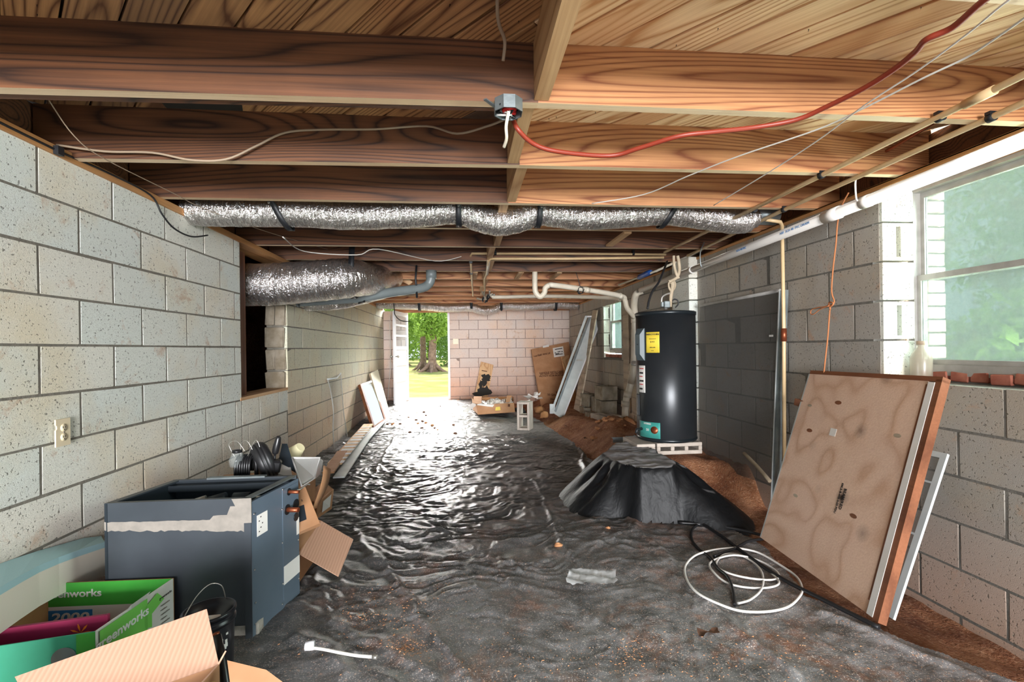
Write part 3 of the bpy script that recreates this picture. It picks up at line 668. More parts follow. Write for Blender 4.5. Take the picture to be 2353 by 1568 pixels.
def strap(c, r, Y, ztop, wd=.05, tilt=0.0, lab=''):
    """black hanger strap looped under a duct running along X"""
    P = [(0, r + .02, ztop - c[2]), (0, r + .012, .02)]
    for k in range(9): a = -PI * k / 8; P.append((0, (r + .008) * math.cos(a), (r + .008) * math.sin(a)))
    P += [(0, -r - .012, .02), (0, -r - .05, ztop - c[2] + .0)]
    t_ = .0025; V0 = []; fs = []
    for (x, y, z) in P:
        sh = tilt * (z + r) ; V0 += [(c[0] - wd / 2 + sh, c[1] + y, c[2] + z), (c[0] + wd / 2 + sh, c[1] + y, c[2] + z)]
    for i in range(len(P) - 1): fs.append((2 * i, 2 * i + 1, 2 * i + 3, 2 * i + 2))
    root = obj('duct_strap', MB().add(V0, fs, True), 'black_strap', label=lab, cat='strap', group='black hanger straps of the foil ducts')
    md = root.modifiers.new('s', 'SOLIDIFY'); md.thickness = .004
    obj('screw', MB().lathe([(0, -.004), (.007, -.004), (.007, .002), (0, .004)], (c[0] + tilt * (ztop - c[2] + r) , c[1] - r - .055, ztop - .02), 8, axis='Y'), 'steel', root)
D1 = lambda px, py, Y=3.12: onY(px, py, Y)
pts = [D1(425, 482), D1(470, 486), D1(560, 487), D1(700, 489), D1(800, 495), D1(950, 491), D1(1050, 483), D1(1100, 500), D1(1145, 510), D1(1190, 503), D1(1240, 487), D1(1330, 497), D1(1430, 493), D1(1530, 487), D1(1620, 497), D1(1690, 507), D1(1735, 500)]
pts = [Vector((p.x, p.y, p.z)) for p in pts]
duct('foil_duct', pts, lambda t: .092 if .03 < t < .97 else .07, 'long crinkled foil duct slung right across the ceiling, nearest the camera')
obj('duct_collar', MB().lathe([(.07, 0), (.07, .16), (.0, .16)], (pts[-1].x - .01, pts[-1].y, pts[-1].z + .02), 20, axis='X'), 'galv', label='galvanised collar at the right end of the nearest foil duct', cat='duct collar')
for px, py, tl, lb in ((648, 492, -.45, 'tilted black strap on the left part of the nearest foil duct'), (1054, 485, 0, 'upright black strap holding the nearest foil duct left of its sagging loop'), (1236, 488, .03, 'upright black strap holding the nearest foil duct right of its sagging loop'), (1535, 490, .5, 'tilted black strap on the right part of the nearest foil duct')):
    p = D1(px, py); strap((p.x - tl * .1, p.y, p.z), .098, p.y, 2.135, .036, tl, lb)
# big bulging duct through the left opening
pp = [onY(590, 655, 4.35), onY(655, 652, 4.35), onY(740, 645, 4.42), onY(800, 640, 4.55), onY(850, 642, 4.95), onY(880, 640, 5.5), onY(905, 640, 6.0)]
pp = [Vector((-2.25, 4.3, pp[0].z))] + pp
duct('foil_duct', pp, lambda t: .185 if t < .55 else .185 - .07 * (t - .55) / .45, 'fat shiny foil duct coming out of the opening in the left wall', n=36, sub=16, ribs=.05)
p = onY(812, 640, 4.6)
strap((p.x, p.y, p.z), .185, p.y, 2.2, .05, .1, 'wide black strap around the fat duct by the left opening')
duct('foil_duct', [onY(700, 700, 5.3), onY(770, 697, 5.3), onY(830, 685, 5.4), onY(890, 668, 5.6), onY(905, 650, 5.9)], .075, 'small foil duct under the grey drain pipe', sub=10, ribs=.1)
# far duct
D3 = lambda px, py: onY(px, py, 9.3)
duct('foil_duct', [D3(866, 700), D3(960, 703), D3(1020, 708), D3(1080, 707), D3(1100, 712), D3(1118, 715), D3(1140, 710), D3(1155, 704), D3(1210, 705), D3(1275, 701), D3(1328, 703)], .083, 'distant foil duct slung across in front of the back wall', sub=12, ribs=.14)
for px, lb in ((964, 'black strap on the distant duct, leftmost, above the door'), (1083, 'black strap on the distant duct left of its sag'), (1151, 'black strap on the distant duct right of its sag'), (1276, 'black strap on the distant duct, rightmost')):
    p = D3(px, 704); strap(p, .088, p.y, 2.13, .05, 0, lb)
# pale timber brackets beside the fat duct
obj('timber_bracket', MB().prism([onY(893, 632, 6.2), onY(900, 612, 6.2), onY(908, 618, 6.2), onY(948, 648, 6.2), onY(940, 655, 6.2)], (0, .05, 0)), 'wood_pine', label='short pale timber brace beyond the fat foil duct', cat='timber')

# ================================================================== PIPES
def pipe(name, pts, r, mat, label, cat='pipe', n=12, sub=0, group=None): return obj(name, MB().tube(pts, r, n, sub), mat, label=label, cat=cat, group=group)
def collar(p, q, t, r, w_, mat, parent, name='coupling'):
    p, q = Vector(p), Vector(q); d = (q - p).normalized(); c = p.lerp(q, t); return obj(name, MB().tube([c - d * w_ / 2, c + d * w_ / 2], r, 14), mat, parent)
# large white PVC along the right wall
A = onX(2353, 325, 2.12) ; A2 = onX(2560, 240, 2.12); Bp = onX(1472, 667, 2.12)
pv = pipe('drain_pipe', [A2, Bp], .031, 'pvc', 'long white plastic drain pipe sloping along the right wall', n=18)
c1 = onX(1912, 489, 2.12); t1 = (c1 - A2).length / (Bp - A2).length; collar(A2, Bp, t1, .037, .11, 'pvc', pv)
c1 = onX(1990, 456, 2.12); collar(A2, Bp, (c1 - A2).length / (Bp - A2).length, .0335, .05, 'pvc', pv); c1 = onX(1590, 618, 2.12); collar(A2, Bp, (c1 - A2).length / (Bp - A2).length, .0335, .05, 'pvc', pv)
for (px, s_, mt) in ((1835, 'NSF  SCH 40  PVC DRAIN', 0), (1712, 'SCH 40 PVC', 0)):
    q = Bp + (A2 - Bp) * ((onX(px, 530 if px > 1800 else 574, 2.12) - Bp).length / (A2 - Bp).length)
    text(s_, .022, 'blue_print', pv, frame(q + Vector((-.0316, 0, -.002)), A2 - Bp, Vector((0, 0, 1))), name='lettering', sx=1.1)
# hangers of the pipe
for px, py, lb in ((1982, 452, 'white J-shaped hanger holding the white drain pipe near the window'), (1619, 606, 'metal J-shaped hanger holding the white drain pipe near the water heater')):
    c = onX(px, py, 2.12); r = .038
    P = [c + Vector((0, 0, .19)), c + Vector((-.03, 0, .12)) if 0 else c + Vector((-r, 0, .10)), c + Vector((-r, 0, .0)), c + Vector((-r * .7, 0, -r * .7)), c + Vector((0, 0, -r)), c + Vector((r * .8, 0, -r * .6)), c + Vector((r, 0, .01))]
    obj('pipe_hanger', MB().tube(P, .005, 6, 3), 'pvc' if px > 1900 else 'galv', label=lb, cat='hanger')
# two supply lines under the joists
zc = 2.082
la = [onZ(2560, 62, zc), onZ(2353, 172, zc), onZ(1890, 402, zc), onZ(1527, 580, zc)]
lb_ = [onZ(2560, 140, zc - .0), onZ(2353, 236, zc), onZ(1800, 483, zc), onZ(1580, 588, zc)]
pa = pipe('supply_pipe', la, .0125, 'cpvc', 'upper tan water supply pipe clipped under the joists on the right'); pb = pipe('supply_pipe', lb_, .0125, 'cpvc', 'lower tan water supply pipe nearer the right wall')
for P, t_ in ((pa, (2160, 270)), (pa, (1888, 403)), (pa, (1733, 483)), (pb, (2278, 270)), (pb, (1802, 482))):
    c = onZ(t_[0], t_[1], zc); b = MB().tube([c + Vector((0, -.012, 0)), c + Vector((0, .012, 0))], .017, 12); b.box(c + Vector((0, 0, .015)), (.035, .02, .012)); obj('pipe_clip', b, 'black_strap', P)
c = onZ(2250, 224, zc); obj('coupling', MB().tube([c - Vector((0, .05, 0)), c + Vector((0, .05, 0))], .017, 12), 'cpvc', pa)
pc = onX(1840, 428 + 80, 2.2)
r_ = pipe('supply_pipe', [onX(1760, 505, 2.06), onX(1793, 510, 2.16), onX(1797, 520, 2.2), onX(1801, 770, 2.2), onX(1803, 1180, 2.2)], .0125, 'cpvc', 'vertical tan water pipe running down the right wall')
b = MB().tube([onX(1801, 755, 2.2), onX(1801, 785, 2.2)], .019, 10); obj('coupling', b, 'copper', r_)
pipe('copper_pipe', [onX(2165, 270, 2.25), onX(2060, 335, 2.2), onX(2017, 358, 2.16)], .008, 'copper', 'thin copper pipe between the two tan supply pipes')
# supply lines crossing the ceiling toward the middle
y5 = 4.62
c0 = onY(1530, 585, y5); pc1 = [c0, onY(1300, 583, y5), onY(1084, 583, y5), onY(1081, 590, y5 + .1), onY(1084, 640, 5.6), onY(1087, 680, 7.6)]
q = pipe('supply_pipe', pc1, .012, 'cpvc', 'tan supply pipe crossing mid ceiling then turning away to the far end')
for px, py in ((1138, 583), (1455, 583)):
    c = onY(px, py, y5); b = MB().tube([c - Vector((.012, 0, 0)), c + Vector((.012, 0, 0))], .018, 10); b.box(c + Vector((0, 0, .02)), (.02, .03, .03)); obj('pipe_clip', b, 'black_strap', q)
for (px, py, Y) in ((1082, 602, 4.8), (1083, 628, 5.35), (1084, 644, 5.9)):
    c = onY(px, py, Y); obj('pipe_clip', MB().tube([c - Vector((0, .015, 0)), c + Vector((0, .015, 0))], .018, 8), 'black_strap', q)
q = pipe('supply_pipe', [onY(1525, 592, y5), onY(1300, 595, y5), onY(1128, 595, y5), onY(1122, 602, y5 + .1), onY(1119, 625, 5.3), onY(1113, 642, 5.9), onY(1114, 668, 6.9)], .013, 'cpvc', 'second tan supply pipe crossing mid ceiling just below the first')
obj('coupling', MB().tube([onY(1123, 597, 4.7), onY(1119, 630, 5.3)], .018, 10), 'pvc_old', q)
# valve cluster hanging at mid ceiling
v_ = empty('valve_cluster', onY(1115, 685, 7.2), 'dark cluster of valves and fittings hanging before the distant duct', 'valve')
for k in range(9):
    c = onY(1104 + 22 * random.random(), 672 + 22 * random.random(), 7.2); d = Vector((random.uniform(-.06, .06), random.uniform(-.05, .05), random.uniform(-.06, .06)))
    obj('fitting', MB().tube([c - d, c, c + d + Vector((.02, 0, .02))], .014, 8, 3), random.choice(['steel', 'old_block', 'black_metal']), v_)
pipe('drain_pipe', [onY(1128, 676, 7.2), onY(1133, 682, 7.2), onY(1145, 683, 7.2), onY(1260, 681, 7.1), onY(1390, 684, 6.7), onY(1425, 688, 6.45)], .028, 'pvc_old', 'off-white drain pipe running level behind the curved trap', sub=4)
# curved trap and its run to the stack
tr_ = [onY(1229, 622, 5.4), onY(1229, 655, 5.4), onY(1231, 672, 5.4), onY(1241, 682, 5.4), onY(1251, 673, 5.4), onY(1253, 662, 5.4), onY(1262, 656, 5.4), onY(1275, 656, 5.4), onY(1340, 665, 5.55), onY(1425, 680, 5.75), onY(1436, 690, 5.8), onY(1441, 708, 5.82), onY(1458, 730, 5.86)]
tp_ = pipe('drain_trap', tr_, .031, 'pvc_old', 'off-white U-shaped drain trap with a pipe sloping right to the stack', 'pipe trap', sub=5, n=14)
for i_ in (8, 9): collar(tr_[i_], tr_[i_ + 1], .1, .035, .05, 'pvc_old', tp_)
w_ = onY(1334, 668, 5.5); b = MB()
for k in range(5): b.tube([w_ + Vector((.035 * math.cos(a + k) , .02 * (k - 2), .04 * math.sin(a + k))) for a in [j * .8 for j in range(8)]], .003, 5, 2)
b.tube([w_ + Vector((0, 0, .03)), onY(1328, 640, 5.5), onY(1322, 622, 5.5)], .004, 5, 3); obj('wire_bundle', b, 'cord_black', label='black wire coiled around the sloping drain pipe', cat='wire')
# vertical stack
Ys = 5.9
sp = [onY(1476, 668, 5.66), onY(1462, 676, 5.7), onY(1457, 700, 5.85), onY(1459, 735, Ys), onY(1457, 820, Ys), onY(1452, 870, Ys), onY(1443, 905, Ys), onY(1438, 925, Ys), onY(1435, 990, Ys)]
stk = pipe('soil_stack', sp, .042, 'pvc_old', 'vertical off-white plastic drain stack left of the water heater', 'pipe stack', sub=5, n=16)
for a_, c_ in (((1459, 728), (1459, 742)), ((1455, 838), (1451, 852)), ((1443, 900), (1441, 914)), ((1437, 922), (1436, 935))): obj('coupling', MB().tube([onY(*a_, Ys), onY(*c_, Ys)], .050, 16), 'pvc_old', stk)
obj('cleanout', MB().tube([onY(1450, 880, Ys), onY(1457, 838, Ys - .1)], .046, 16), 'pvc_old', stk); obj('cleanout_cap', MB().tube([onY(1457, 840, Ys - .1), onY(1457.5, 833, Ys - .12)], .040, 14), 'alu', stk)
# grey drain pipe at left
gp = [onY(688, 693, 4.75), onY(760, 689, 4.85), onY(830, 684, 4.95), onY(900, 672, 5.1), onY(965, 663, 5.25), onY(983, 655, 5.3), onY(990, 642, 5.3), onY(991, 622, 5.3)]
g = pipe('drain_pipe', gp, .05, 'grey_pipe', 'grey plastic drain pipe with an upturned elbow under the fat foil duct', sub=6, n=18)
obj('coupling', MB().tube([onY(820, 686, 4.95), onY(836, 683, 4.97)], .058, 18), 'black_metal', g); obj('coupling', MB().tube([onY(991, 640, 5.3), onY(991, 622, 5.3)], .058, 18), 'grey_pipe', g)
obj('pipe_strap', MB().tube([onY(957, 610, 5.2), onY(955, 640, 5.2), onY(958, 685, 5.2)], .012, 6), 'black_strap', g); obj('end_cap', MB().tube([onY(687, 693, 4.74), onY(683, 693, 4.74)], .055, 18), 'grey_pipe', g)
# blue valve on the right line
q = pipe('supply_pipe', [onY(1620, 572, 4.6) , onX(1510, 622, 2.02), onX(1422, 655, 2.02)], .0125, 'pvc_old', 'pale supply pipe past the blue expansion valve above the heater')
obj('valve_body', MB().tube([onX(1466, 639, 2.02), onX(1470, 637, 2.02), onX(1493, 626, 2.02), onX(1497, 624, 2.02)], lambda t: .03 if .1 < t < .9 else .014, 14), 'blue_valve', q)
# bits of cable
def cord(name, pts, r, mat, label, cat='cable', sub=6, **k): return obj(name, MB().tube(pts, r, 7, sub), mat, label=label, cat=cat, **k)
zr = 2.05
cord('extension_cord', [onZ(*p, z) for p, z in (((1180, 278), 2.07), ((1192, 300), 2.03), ((1225, 330), 2.0), ((1280, 348), 1.98), ((1400, 358), 1.98), ((1470, 340), 1.99), ((1560, 313), 2.0), ((1640, 303), 2.01), ((1740, 292), 2.03), ((1830, 275), 2.04), ((1900, 245), 2.05), ((1990, 200), 2.05), ((2060, 155), 2.05), ((2105, 118), 2.05), ((2130, 90), 2.05), ((2190, 62), 2.05), ((2262, 0), 2.05), ((2360, -70), 2.05))], .009, 'cord_red', 'red-orange cord drooping from the ceiling junction box to the right')
cord('wire', [onZ(*p, 2.06) for p in ((2420, -60), (2318, 0), (2220, 80), (2100, 168), (1985, 243), (1880, 322), (1760, 400), (1640, 472))], .0028, 'cord_white', 'thin white wire running diagonally beneath the joists, left of its twin')
cord('wire', [onZ(*p, 2.07) for p in ((2420, -10), (2353, 42), (2270, 100), (2215, 135), (2120, 180), (1990, 246), (1880, 297), (1700, 358), (1580, 405), (1480, 447), (1360, 468))], .0032, 'cord_grey', 'grey cable below the joists running from upper right toward the nearest duct')
JP = lambda px, py, Y: onY(px, py, Y)
cord('cable', [JP(130, 333, 2.19), JP(240, 348, 2.2), JP(350, 351, 2.2), JP(440, 368, 2.2), JP(520, 366, 2.2), JP(590, 335, 2.2), JP(655, 305, 2.2), JP(740, 298, 2.2), JP(860, 297, 2.2), JP(980, 290, 2.2), JP(1050, 307, 2.12), JP(1120, 290, 2.0), JP(1165, 272, 1.85)], .005, 'cord_tan', 'brown cable stapled along the second joist to the junction box')
cord('wire', [onX(112, 230, -1.5) , onX(170, 312, -1.5), onX(240, 365, -1.5), onX(400, 445, -1.5), onX(470, 480, -1.5), onX(620, 535, -1.4), onX(760, 575, -1.3), onX(850, 600, -1.2)], .0022, 'cord_tan', 'twisted copper-coloured wire strung along the top of the left wall')
cord('cable', [onX(-60, 252, -1.69), onX(130, 345, -1.688), onX(250, 398, -1.688), onX(345, 448, -1.685), onX(372, 492, -1.67), onX(400, 525, -1.66), onX(440, 544, -1.65), onX(477, 541, -1.64)], .005, 'cord_black', 'black cable along the left plate with its cut end hanging down')
obj('cable_staple', MB().box(onX(135, 347, -1.68), (.02, .03, .035)), 'black_strap', label='black cable clamp on the left sill plate', cat='clamp')
cord('cable', [onY(1143, -20, 1.40), onY(1143, 30, 1.45), onY(1148, 60, 1.5), onY(1160, 95, 1.56), onY(1156, 140, 1.6)], .006, 'cord_tan', 'loose grey-brown cable hanging from the decking near the middle beam')
cord('wire', [onY(650, 545, 3.3), onY(700, 578, 3.95), onY(820, 586, 4.0), onY(870, 573, 4.0), onY(1000, 600, 4.6), onY(1060, 590, 4.6)], .004, 'cord_grey', 'grey wire looping beneath the joists above the fat duct')
cord('cable', [onY(904, 694, 9.2), onY(906, 712, 9.2), onY(907, 722, 9.2), onY(915, 733, 9.2), onY(928, 739, 9.1), onY(942, 738, 9.0)], .009, 'cord_black', 'short black cable dangling in front of the open door top')
cord('cable', [onY(899, 712, 9.9), onY(896, 750, 9.9), onY(897, 830, 9.9), onY(894, 880, 9.9), onY(890, 925, 9.9)], .007, 'cord_grey', 'grey cable running down the wall beside the open door')
# ceiling junction box
J = onZ(1168, 262, 2.04); jb = empty('junction_box', J, 'open metal ceiling junction box with loose red, black and white wires', 'junction box')
rows = []
for r, z in ((.05, 0), (.052, 0), (.052, .045), (.0, .045)): rows.append([J + Vector((r * math.cos(a * PI / 4 + .39), r * math.sin(a * PI / 4 + .39), z)) for a in range(8)])
rows += [[J + Vector((.047 * math.cos(a * PI / 4 + .39), .047 * math.sin(a * PI / 4 + .39), .042)) for a in range(8)], [J + Vector((.048 * math.cos(a * PI / 4 + .39), .048 * math.sin(a * PI / 4 + .39), 0)) for a in range(8)]]
obj('box_shell', MB().ring(rows, caps=False, smooth=False), 'galv', jb)
for k, mt in enumerate(('red', 'cord_black', 'cord_black', 'cord_white', 'cord_black', 'cord_white')):
    R = random.Random(k); obj('wire_end', MB().tube([J + Vector((R.uniform(-.04, .04), R.uniform(-.04, .04), R.uniform(.0, .035))) for _ in range(5)], .004 if k else .008, 6, 4), mt, jb)
obj('box_inner_shade', MB().lathe([(0, .03), (.046, .03), (.046, .035), (0, .035)], (J.x, J.y, J.z), 12), 'black_metal', jb)  # black disc stands in for the shade inside the open box
obj('hanger_bar', MB().box(J + Vector((-.055, .0, .03)), (.09, .012, .004), rot=(0, 0, .9)), 'galv', jb)
cord('cable', [J + Vector((0, -.02, .0)), onZ(1163, 290, 2.0), onZ(1164, 318, 1.97), onZ(1158, 338, 1.955)], .006, 'pvc_old', 'short cream cable stub hanging out of the junction box')

# ================================================================== RIGHT SIDE: WATER HEATER
HY = 4.07; hc = onY(1529, 800, HY); HX, HR = hc.x, .256
hz0 = onY(1525, 1021, HY - HR).z; hz1 = onY(1529, 713, HY - HR).z
wh = empty('water_heater', (HX, HY, hz0), 'tall dark charcoal electric water heater standing on concrete blocks', 'water heater')
obj('tank', MB().lathe([(0, hz0 + .012), (HR - .012, hz0 + .012), (HR, hz0 + .03), (HR, hz1 - .03), (HR, hz1 - .03)], (HX, HY, 0), 64), 'tank', wh)
obj('top_cap', MB().lathe([(HR + .004, hz1 - .032), (HR + .006, hz1 - .006), (HR - .004, hz1), (0, hz1 + .006)], (HX, HY, 0), 64), 'tank_trim', wh)
obj('base_ring', MB().lathe([(HR - .03, hz0), (HR - .006, hz0), (HR + .004, hz0 + .012), (HR + .002, hz0 + .03), (HR - .02, hz0 + .032)], (HX, HY, 0), 64), 'tank_trim', wh)
def hang(px, py, r=HR):                     # angle and height where a view ray meets the tank
    d = ray(px, py); a = d.x ** 2 + d.y ** 2; b = -(d.x * HX + d.y * HY); c = HX ** 2 + HY ** 2 - r * r
    q = max(0, b * b - a * c); t = (-b - math.sqrt(q)) / a; p = O_ + d * t
    return math.atan2(p.y - HY, p.x - HX), p.z
def patch(px0, px1, py0, py1, r=.0015, t=0):
    a0, z1 = hang(px0, py0); a1, _ = hang(px1, py0); _, z0 = hang(px0, py1)
    if a1 < a0: a1 += 2 * PI
    rows = []
    for i in range(13):
        a = a0 + (a1 - a0) * i / 12; rows.append([Vector((HX + math.cos(a) * (HR + rr), HY + math.sin(a) * (HR + rr), z)) for rr, z in ((.0003, z0), (r, z0), (r, z1), (.0003, z1))])
    return MB().ring(rows, smooth=True)
def tfr(px, py, dr=.0022):
    a, z = hang(px, py); n = Vector((math.cos(a), math.sin(a), 0)); p = Vector((HX, HY, z)) + n * (HR + dr)
    return frame(p, Vector((-n.y, n.x, 0)), (0, 0, 1))
lb = obj('energy_label', patch(1484, 1515, 764, 811), 'yellow', wh, 'yellow energy label')
for s_, sz, py in (('ENERGYGUIDE', .018, 769), ('Estimated yearly cost', .007, 779), ('$ 413', .016, 786), ('3493 kWh', .012, 799), ('per year', .007, 806)):
    text(s_, sz, 'ink', lb, tfr(1499.5, py), bold=.0003)
lb = obj('warning_label', patch(1468, 1482, 840, 901), 'white_paper', wh, 'white warning label')
for k in range(6): obj('lettering', patch(1470, 1479 - (k % 3), 846 + k * 9, 848 + k * 9 + (k % 2) * 2, .0022), 'ink' if k % 2 else 'red', lb)
lb = obj('brand_label', patch(1470, 1517, 966, 1001), 'teal_label', wh, 'teal printed label with a round brown seal')
text('HYBRID', .022, 'print_white', lb, tfr(1488, 974)); text('50', .03, 'print_white', lb, tfr(1488, 988)); T = tfr(1504, 989, .003)
obj('seal', MB().lathe([(0, 0), (.032, 0), (.032, .001), (0, .001)], (0, 0, 0), 20, T=T), 'copper', lb)
a_, z_ = hang(1472, 792); n_ = Vector((math.cos(a_), math.sin(a_), 0)); T = frame(Vector((HX, HY, z_)) + n_ * (HR), Vector((-n_.y, n_.x, 0)), (0, 0, 1))
b = MB(); b.prism([T @ Vector(p) for p in ((-.055, -.14, -.02), (.055, -.14, -.02), (.055, .14, -.02), (-.055, .14, -.02))], n_ * .02); b.add([T @ Vector(p) for p in ((-.055, -.14, .0), (.055, -.14, .0), (.055, .14, .0), (-.055, .14, .0), (-.035, -.085, .032), (.035, -.085, .032), (.035, .085, .032), (-.035, .085, .032))], [(4, 5, 6, 7), (0, 1, 5, 4), (1, 2, 6, 5), (2, 3, 7, 6), (3, 0, 4, 7)])
cv = obj('element_cover', b, 'tank_cover', wh, 'grey thermostat cover'); obj('cover_window', MB().box((-.036, .0, .018), (.01, .10, .02), T=T), 'print_white', cv); obj('screw', MB().lathe([(0, 0), (.006, 0), (.006, .003), (0, .003)], (0, 0, 0), 8, T=T @ Matrix.Translation((.0, 0, .032))), 'black_metal', cv)
a_, z_ = hang(1467, 930); n_ = Vector((math.cos(a_), math.sin(a_), 0)); T = frame(Vector((HX, HY, z_)) + n_ * (HR), Vector((-n_.y, n_.x, 0)), (0, 0, 1))
obj('lower_cover', MB().box((0, 0, .003), (.05, .19, .014), T=T, bev=.005), 'black_metal', wh)
obj('drain_valve', MB().tube([Vector((HX - HR * .97, HY - .06, hz0 + .10)), Vector((HX - HR - .05, HY - .09, hz0 + .10)), Vector((HX - HR - .06, HY - .10, hz0 + .07))], .013, 8), 'black_metal', wh)
P = lambda px, py, Y=HY - .05: onY(px, py, Y)
cz_ = hz1 + .005
obj('hot_nipple', MB().tube([P(1541, 706), P(1541, 690), P(1543, 672), P(1546, 655), P(1543, 648)], lambda t: .011 + .012 * t, 12, 3), 'insulation', wh)
obj('cold_nipple', MB().tube([P(1530, 712), P(1528, 700)], .016, 12), 'steel', wh)
obj('pressure_valve', MB().tube([P(1520, 698), P(1521, 684), P(1530, 677), P(1540, 674)], .010, 10, 4), 'steel', wh)
b = MB(); b.box(P(1531, 700), (.055, .05, .06), bev=.006); b.box(P(1521, 700), (.022, .035, .045), bev=.004); obj('valve_block', b, 'galv', wh)
obj('power_whip', MB().tube([P(1552, 707), P(1558, 700), P(1557, 691), P(1550, 688), P(1545, 691)], .006, 8, 4), 'cord_black', wh)
cord('cable', [onX(1533, 601, 2.02), onY(1525, 622, 4.2), onY(1513, 650, 4.1), onY(1500, 668, 4.05), onY(1491, 692, 4.02), onY(1488, 710, 4.0)], .010, 'cord_black', 'black power cable dropping onto the top of the water heater')
pipe('insulated_pipe', [P(1548, 588), P(1549, 610), P(1554, 630), P(1560, 640)], .012, 'insulation', 'bent supply pipe above the water heater, left of the pair', sub=5)
pipe('insulated_pipe', [P(1557, 588), P(1560, 604), P(1561, 622), P(1556, 637), P(1546, 644), P(1536, 648)], .014, 'insulation', 'hook-shaped supply pipe above the water heater, right of the pair', sub=5)
b = MB()
R_o = [P(1543, 645), P(1537, 650), P(1537, 660), P(1541, 668), P(1546, 668), P(1551, 660), P(1551, 650), P(1545, 645)]
obj('pipe_loop', b.tube(R_o, .009, 8, 4), 'insulation', label='looped pipe end tied above the water heater', cat='pipe')
# concrete blocks under and around the tank
def cblock(c, dims, rotz, mat, label, holes=2, axis='Y', group=None, name='concrete_block', wall=.032, tilt=(0, 0)):
    """hollow block: holes run along local axis"""
    lx, ly, lz = dims; b = MB(); M = Matrix.Translation(c) @ Euler((tilt[0], tilt[1], rotz)).to_matrix().to_4x4()
    if axis == 'Y': A_x, B_z, D = lx, lz, ly; mk = lambda x, z, sx, sz: b.box((x, 0, z), (sx, D, sz), T=M, bev=.004)
    elif axis == 'Z': A_x, B_z, D = lx, ly, lz; mk = lambda x, z, sx, sz: b.box((x, z, 0), (sx, sz, D), T=M, bev=.004)
    elif axis == 'V': A_x, B_z, D = lz, lx, ly; mk = lambda x, z, sx, sz: b.box((z, 0, x), (sz, D, sx), T=M, bev=.004)
    mk(0, B_z / 2 - wall / 2, A_x, wall); mk(0, -B_z / 2 + wall / 2, A_x, wall)
    for k in range(holes + 1): mk(-A_x / 2 + wall / 2 + k * (A_x - wall) / holes, 0, wall, B_z - 2 * wall)
    return obj(name, b, mat, label=label, cat='concrete block', group=group)
bz = hz0 - .001
cblock((onY(1548, 1030, HY - .10).x, HY - .12, bz - .05), (.40, .20, .098), 0, 'clay_block', 'hollow block under the right front of the water heater, three slots showing', 3)
cblock((onY(1548, 1030, HY - .10).x, HY + .12, bz - .05), (.40, .20, .098), 0, 'clay_block', 'hollow block under the back of the water heater', 3)
cblock((onY(1472, 1030, HY - .10).x, HY - .05, bz - .05), (.16, .36, .098), 0, 'clay_block', 'pale block under the left side of the water heater', 1)
for (px, py, dx) in ((1425, 1010, .16), (1449, 1007, .09)):
    p = onY(px, py, 4.5); obj('metal_channel', MB().box((p.x, p.y, p.z + .015), (dx, .05, .004)).box((p.x, p.y - .025, p.z), (dx, .003, .05)).box((p.x + dx / 2, p.y, p.z), (.003, .05, .05)), 'galv', label='small galvanised channel offcut beside the heater base' if dx > .1 else 'smallest metal offcut, tucked against the heater base', cat='metal offcut')
# block stack by the wall
G = 'loose old concrete blocks stacked near the far right wall'; Y7 = 6.9
def sb(px0, px1, py0, py1, Y, dep, lab, mat='old_block', holes=1, axis='Y', rz=0):
    a = onY(px0, py1, Y); c = onY(px1, py0, Y); return cblock(((a.x + c.x) / 2, Y + dep / 2, (a.z + c.z) / 2), (c.x - a.x, dep, c.z - a.z), rz, mat, lab, holes, axis, G, wall=.03)
sb(1381, 1417, 888, 921, 6.75, .3, 'topmost old block of the right-hand stack by the far wall', rz=.12, axis='Z')
sb(1382, 1417, 922, 953, 6.75, .3, 'middle old block of the right-hand stack, under the topmost one', rz=.05, axis='Z')
sb(1379, 1424, 956, 986, 6.45, .39, 'pale bottom block of the right-hand stack, longest of the pile', 'clay_block', 2, 'Z', .25)
sb(1347, 1372, 907, 936, 7.5, .3, 'old block on top of the smaller left-hand stack', rz=.2, axis='Z')
sb(1342, 1358, 938, 962, 7.4, .3, 'bottom old block of the smaller left-hand stack', axis='Z')
sb(1351, 1368, 949, 971, 6.95, .18, 'small old block with a hole facing the room, in front of the left-hand stack')
sb(1367, 1379, 914, 948, 7.0, .2, 'upright old block wedged between the two stacks', axis='V')
for k in range(14):
    R = random.Random(k); p = onZ(1350 + R.random() * 90, 972 + R.random() * 22, .20); r = R.uniform(.015, .045)
    b = MB().lathe([(0, -r * .5), (r, -r * .3), (r * .9, r * .3), (0, r * .6)], (p.x, p.y, float(soil_h(p.x, p.y)) + r * .3), 7); b.v = [(x + R.uniform(-.3, .3) * r, y + R.uniform(-.3, .3) * r, z) for x, y, z in b.v]
    obj('clay_lump', b, 'clay', label='lump of orange clay at the foot of the block stacks', cat='clay lump', group='clay lumps by the block stacks')
R = random.Random(5); rows = []; c_ = onY(1438, 985, 5.75)
for i in range(9):
    ph = PI * .5 * i / 8; rows.append([Vector((c_.x + .02 + .15 * math.cos(ph) * math.cos(a * PI / 8) * (1 + R.uniform(-.2, .2)), 5.78 + .13 * math.cos(ph) * math.sin(a * PI / 8) * (1 + R.uniform(-.2, .2)), .13 + .20 * math.sin(ph) * (1 + R.uniform(-.1, .1)))) for a in range(16)])
obj('clay_heap', MB().ring(rows), 'clay', label='heap of crumbled orange clay around the foot of the drain stack', cat='clay heap')
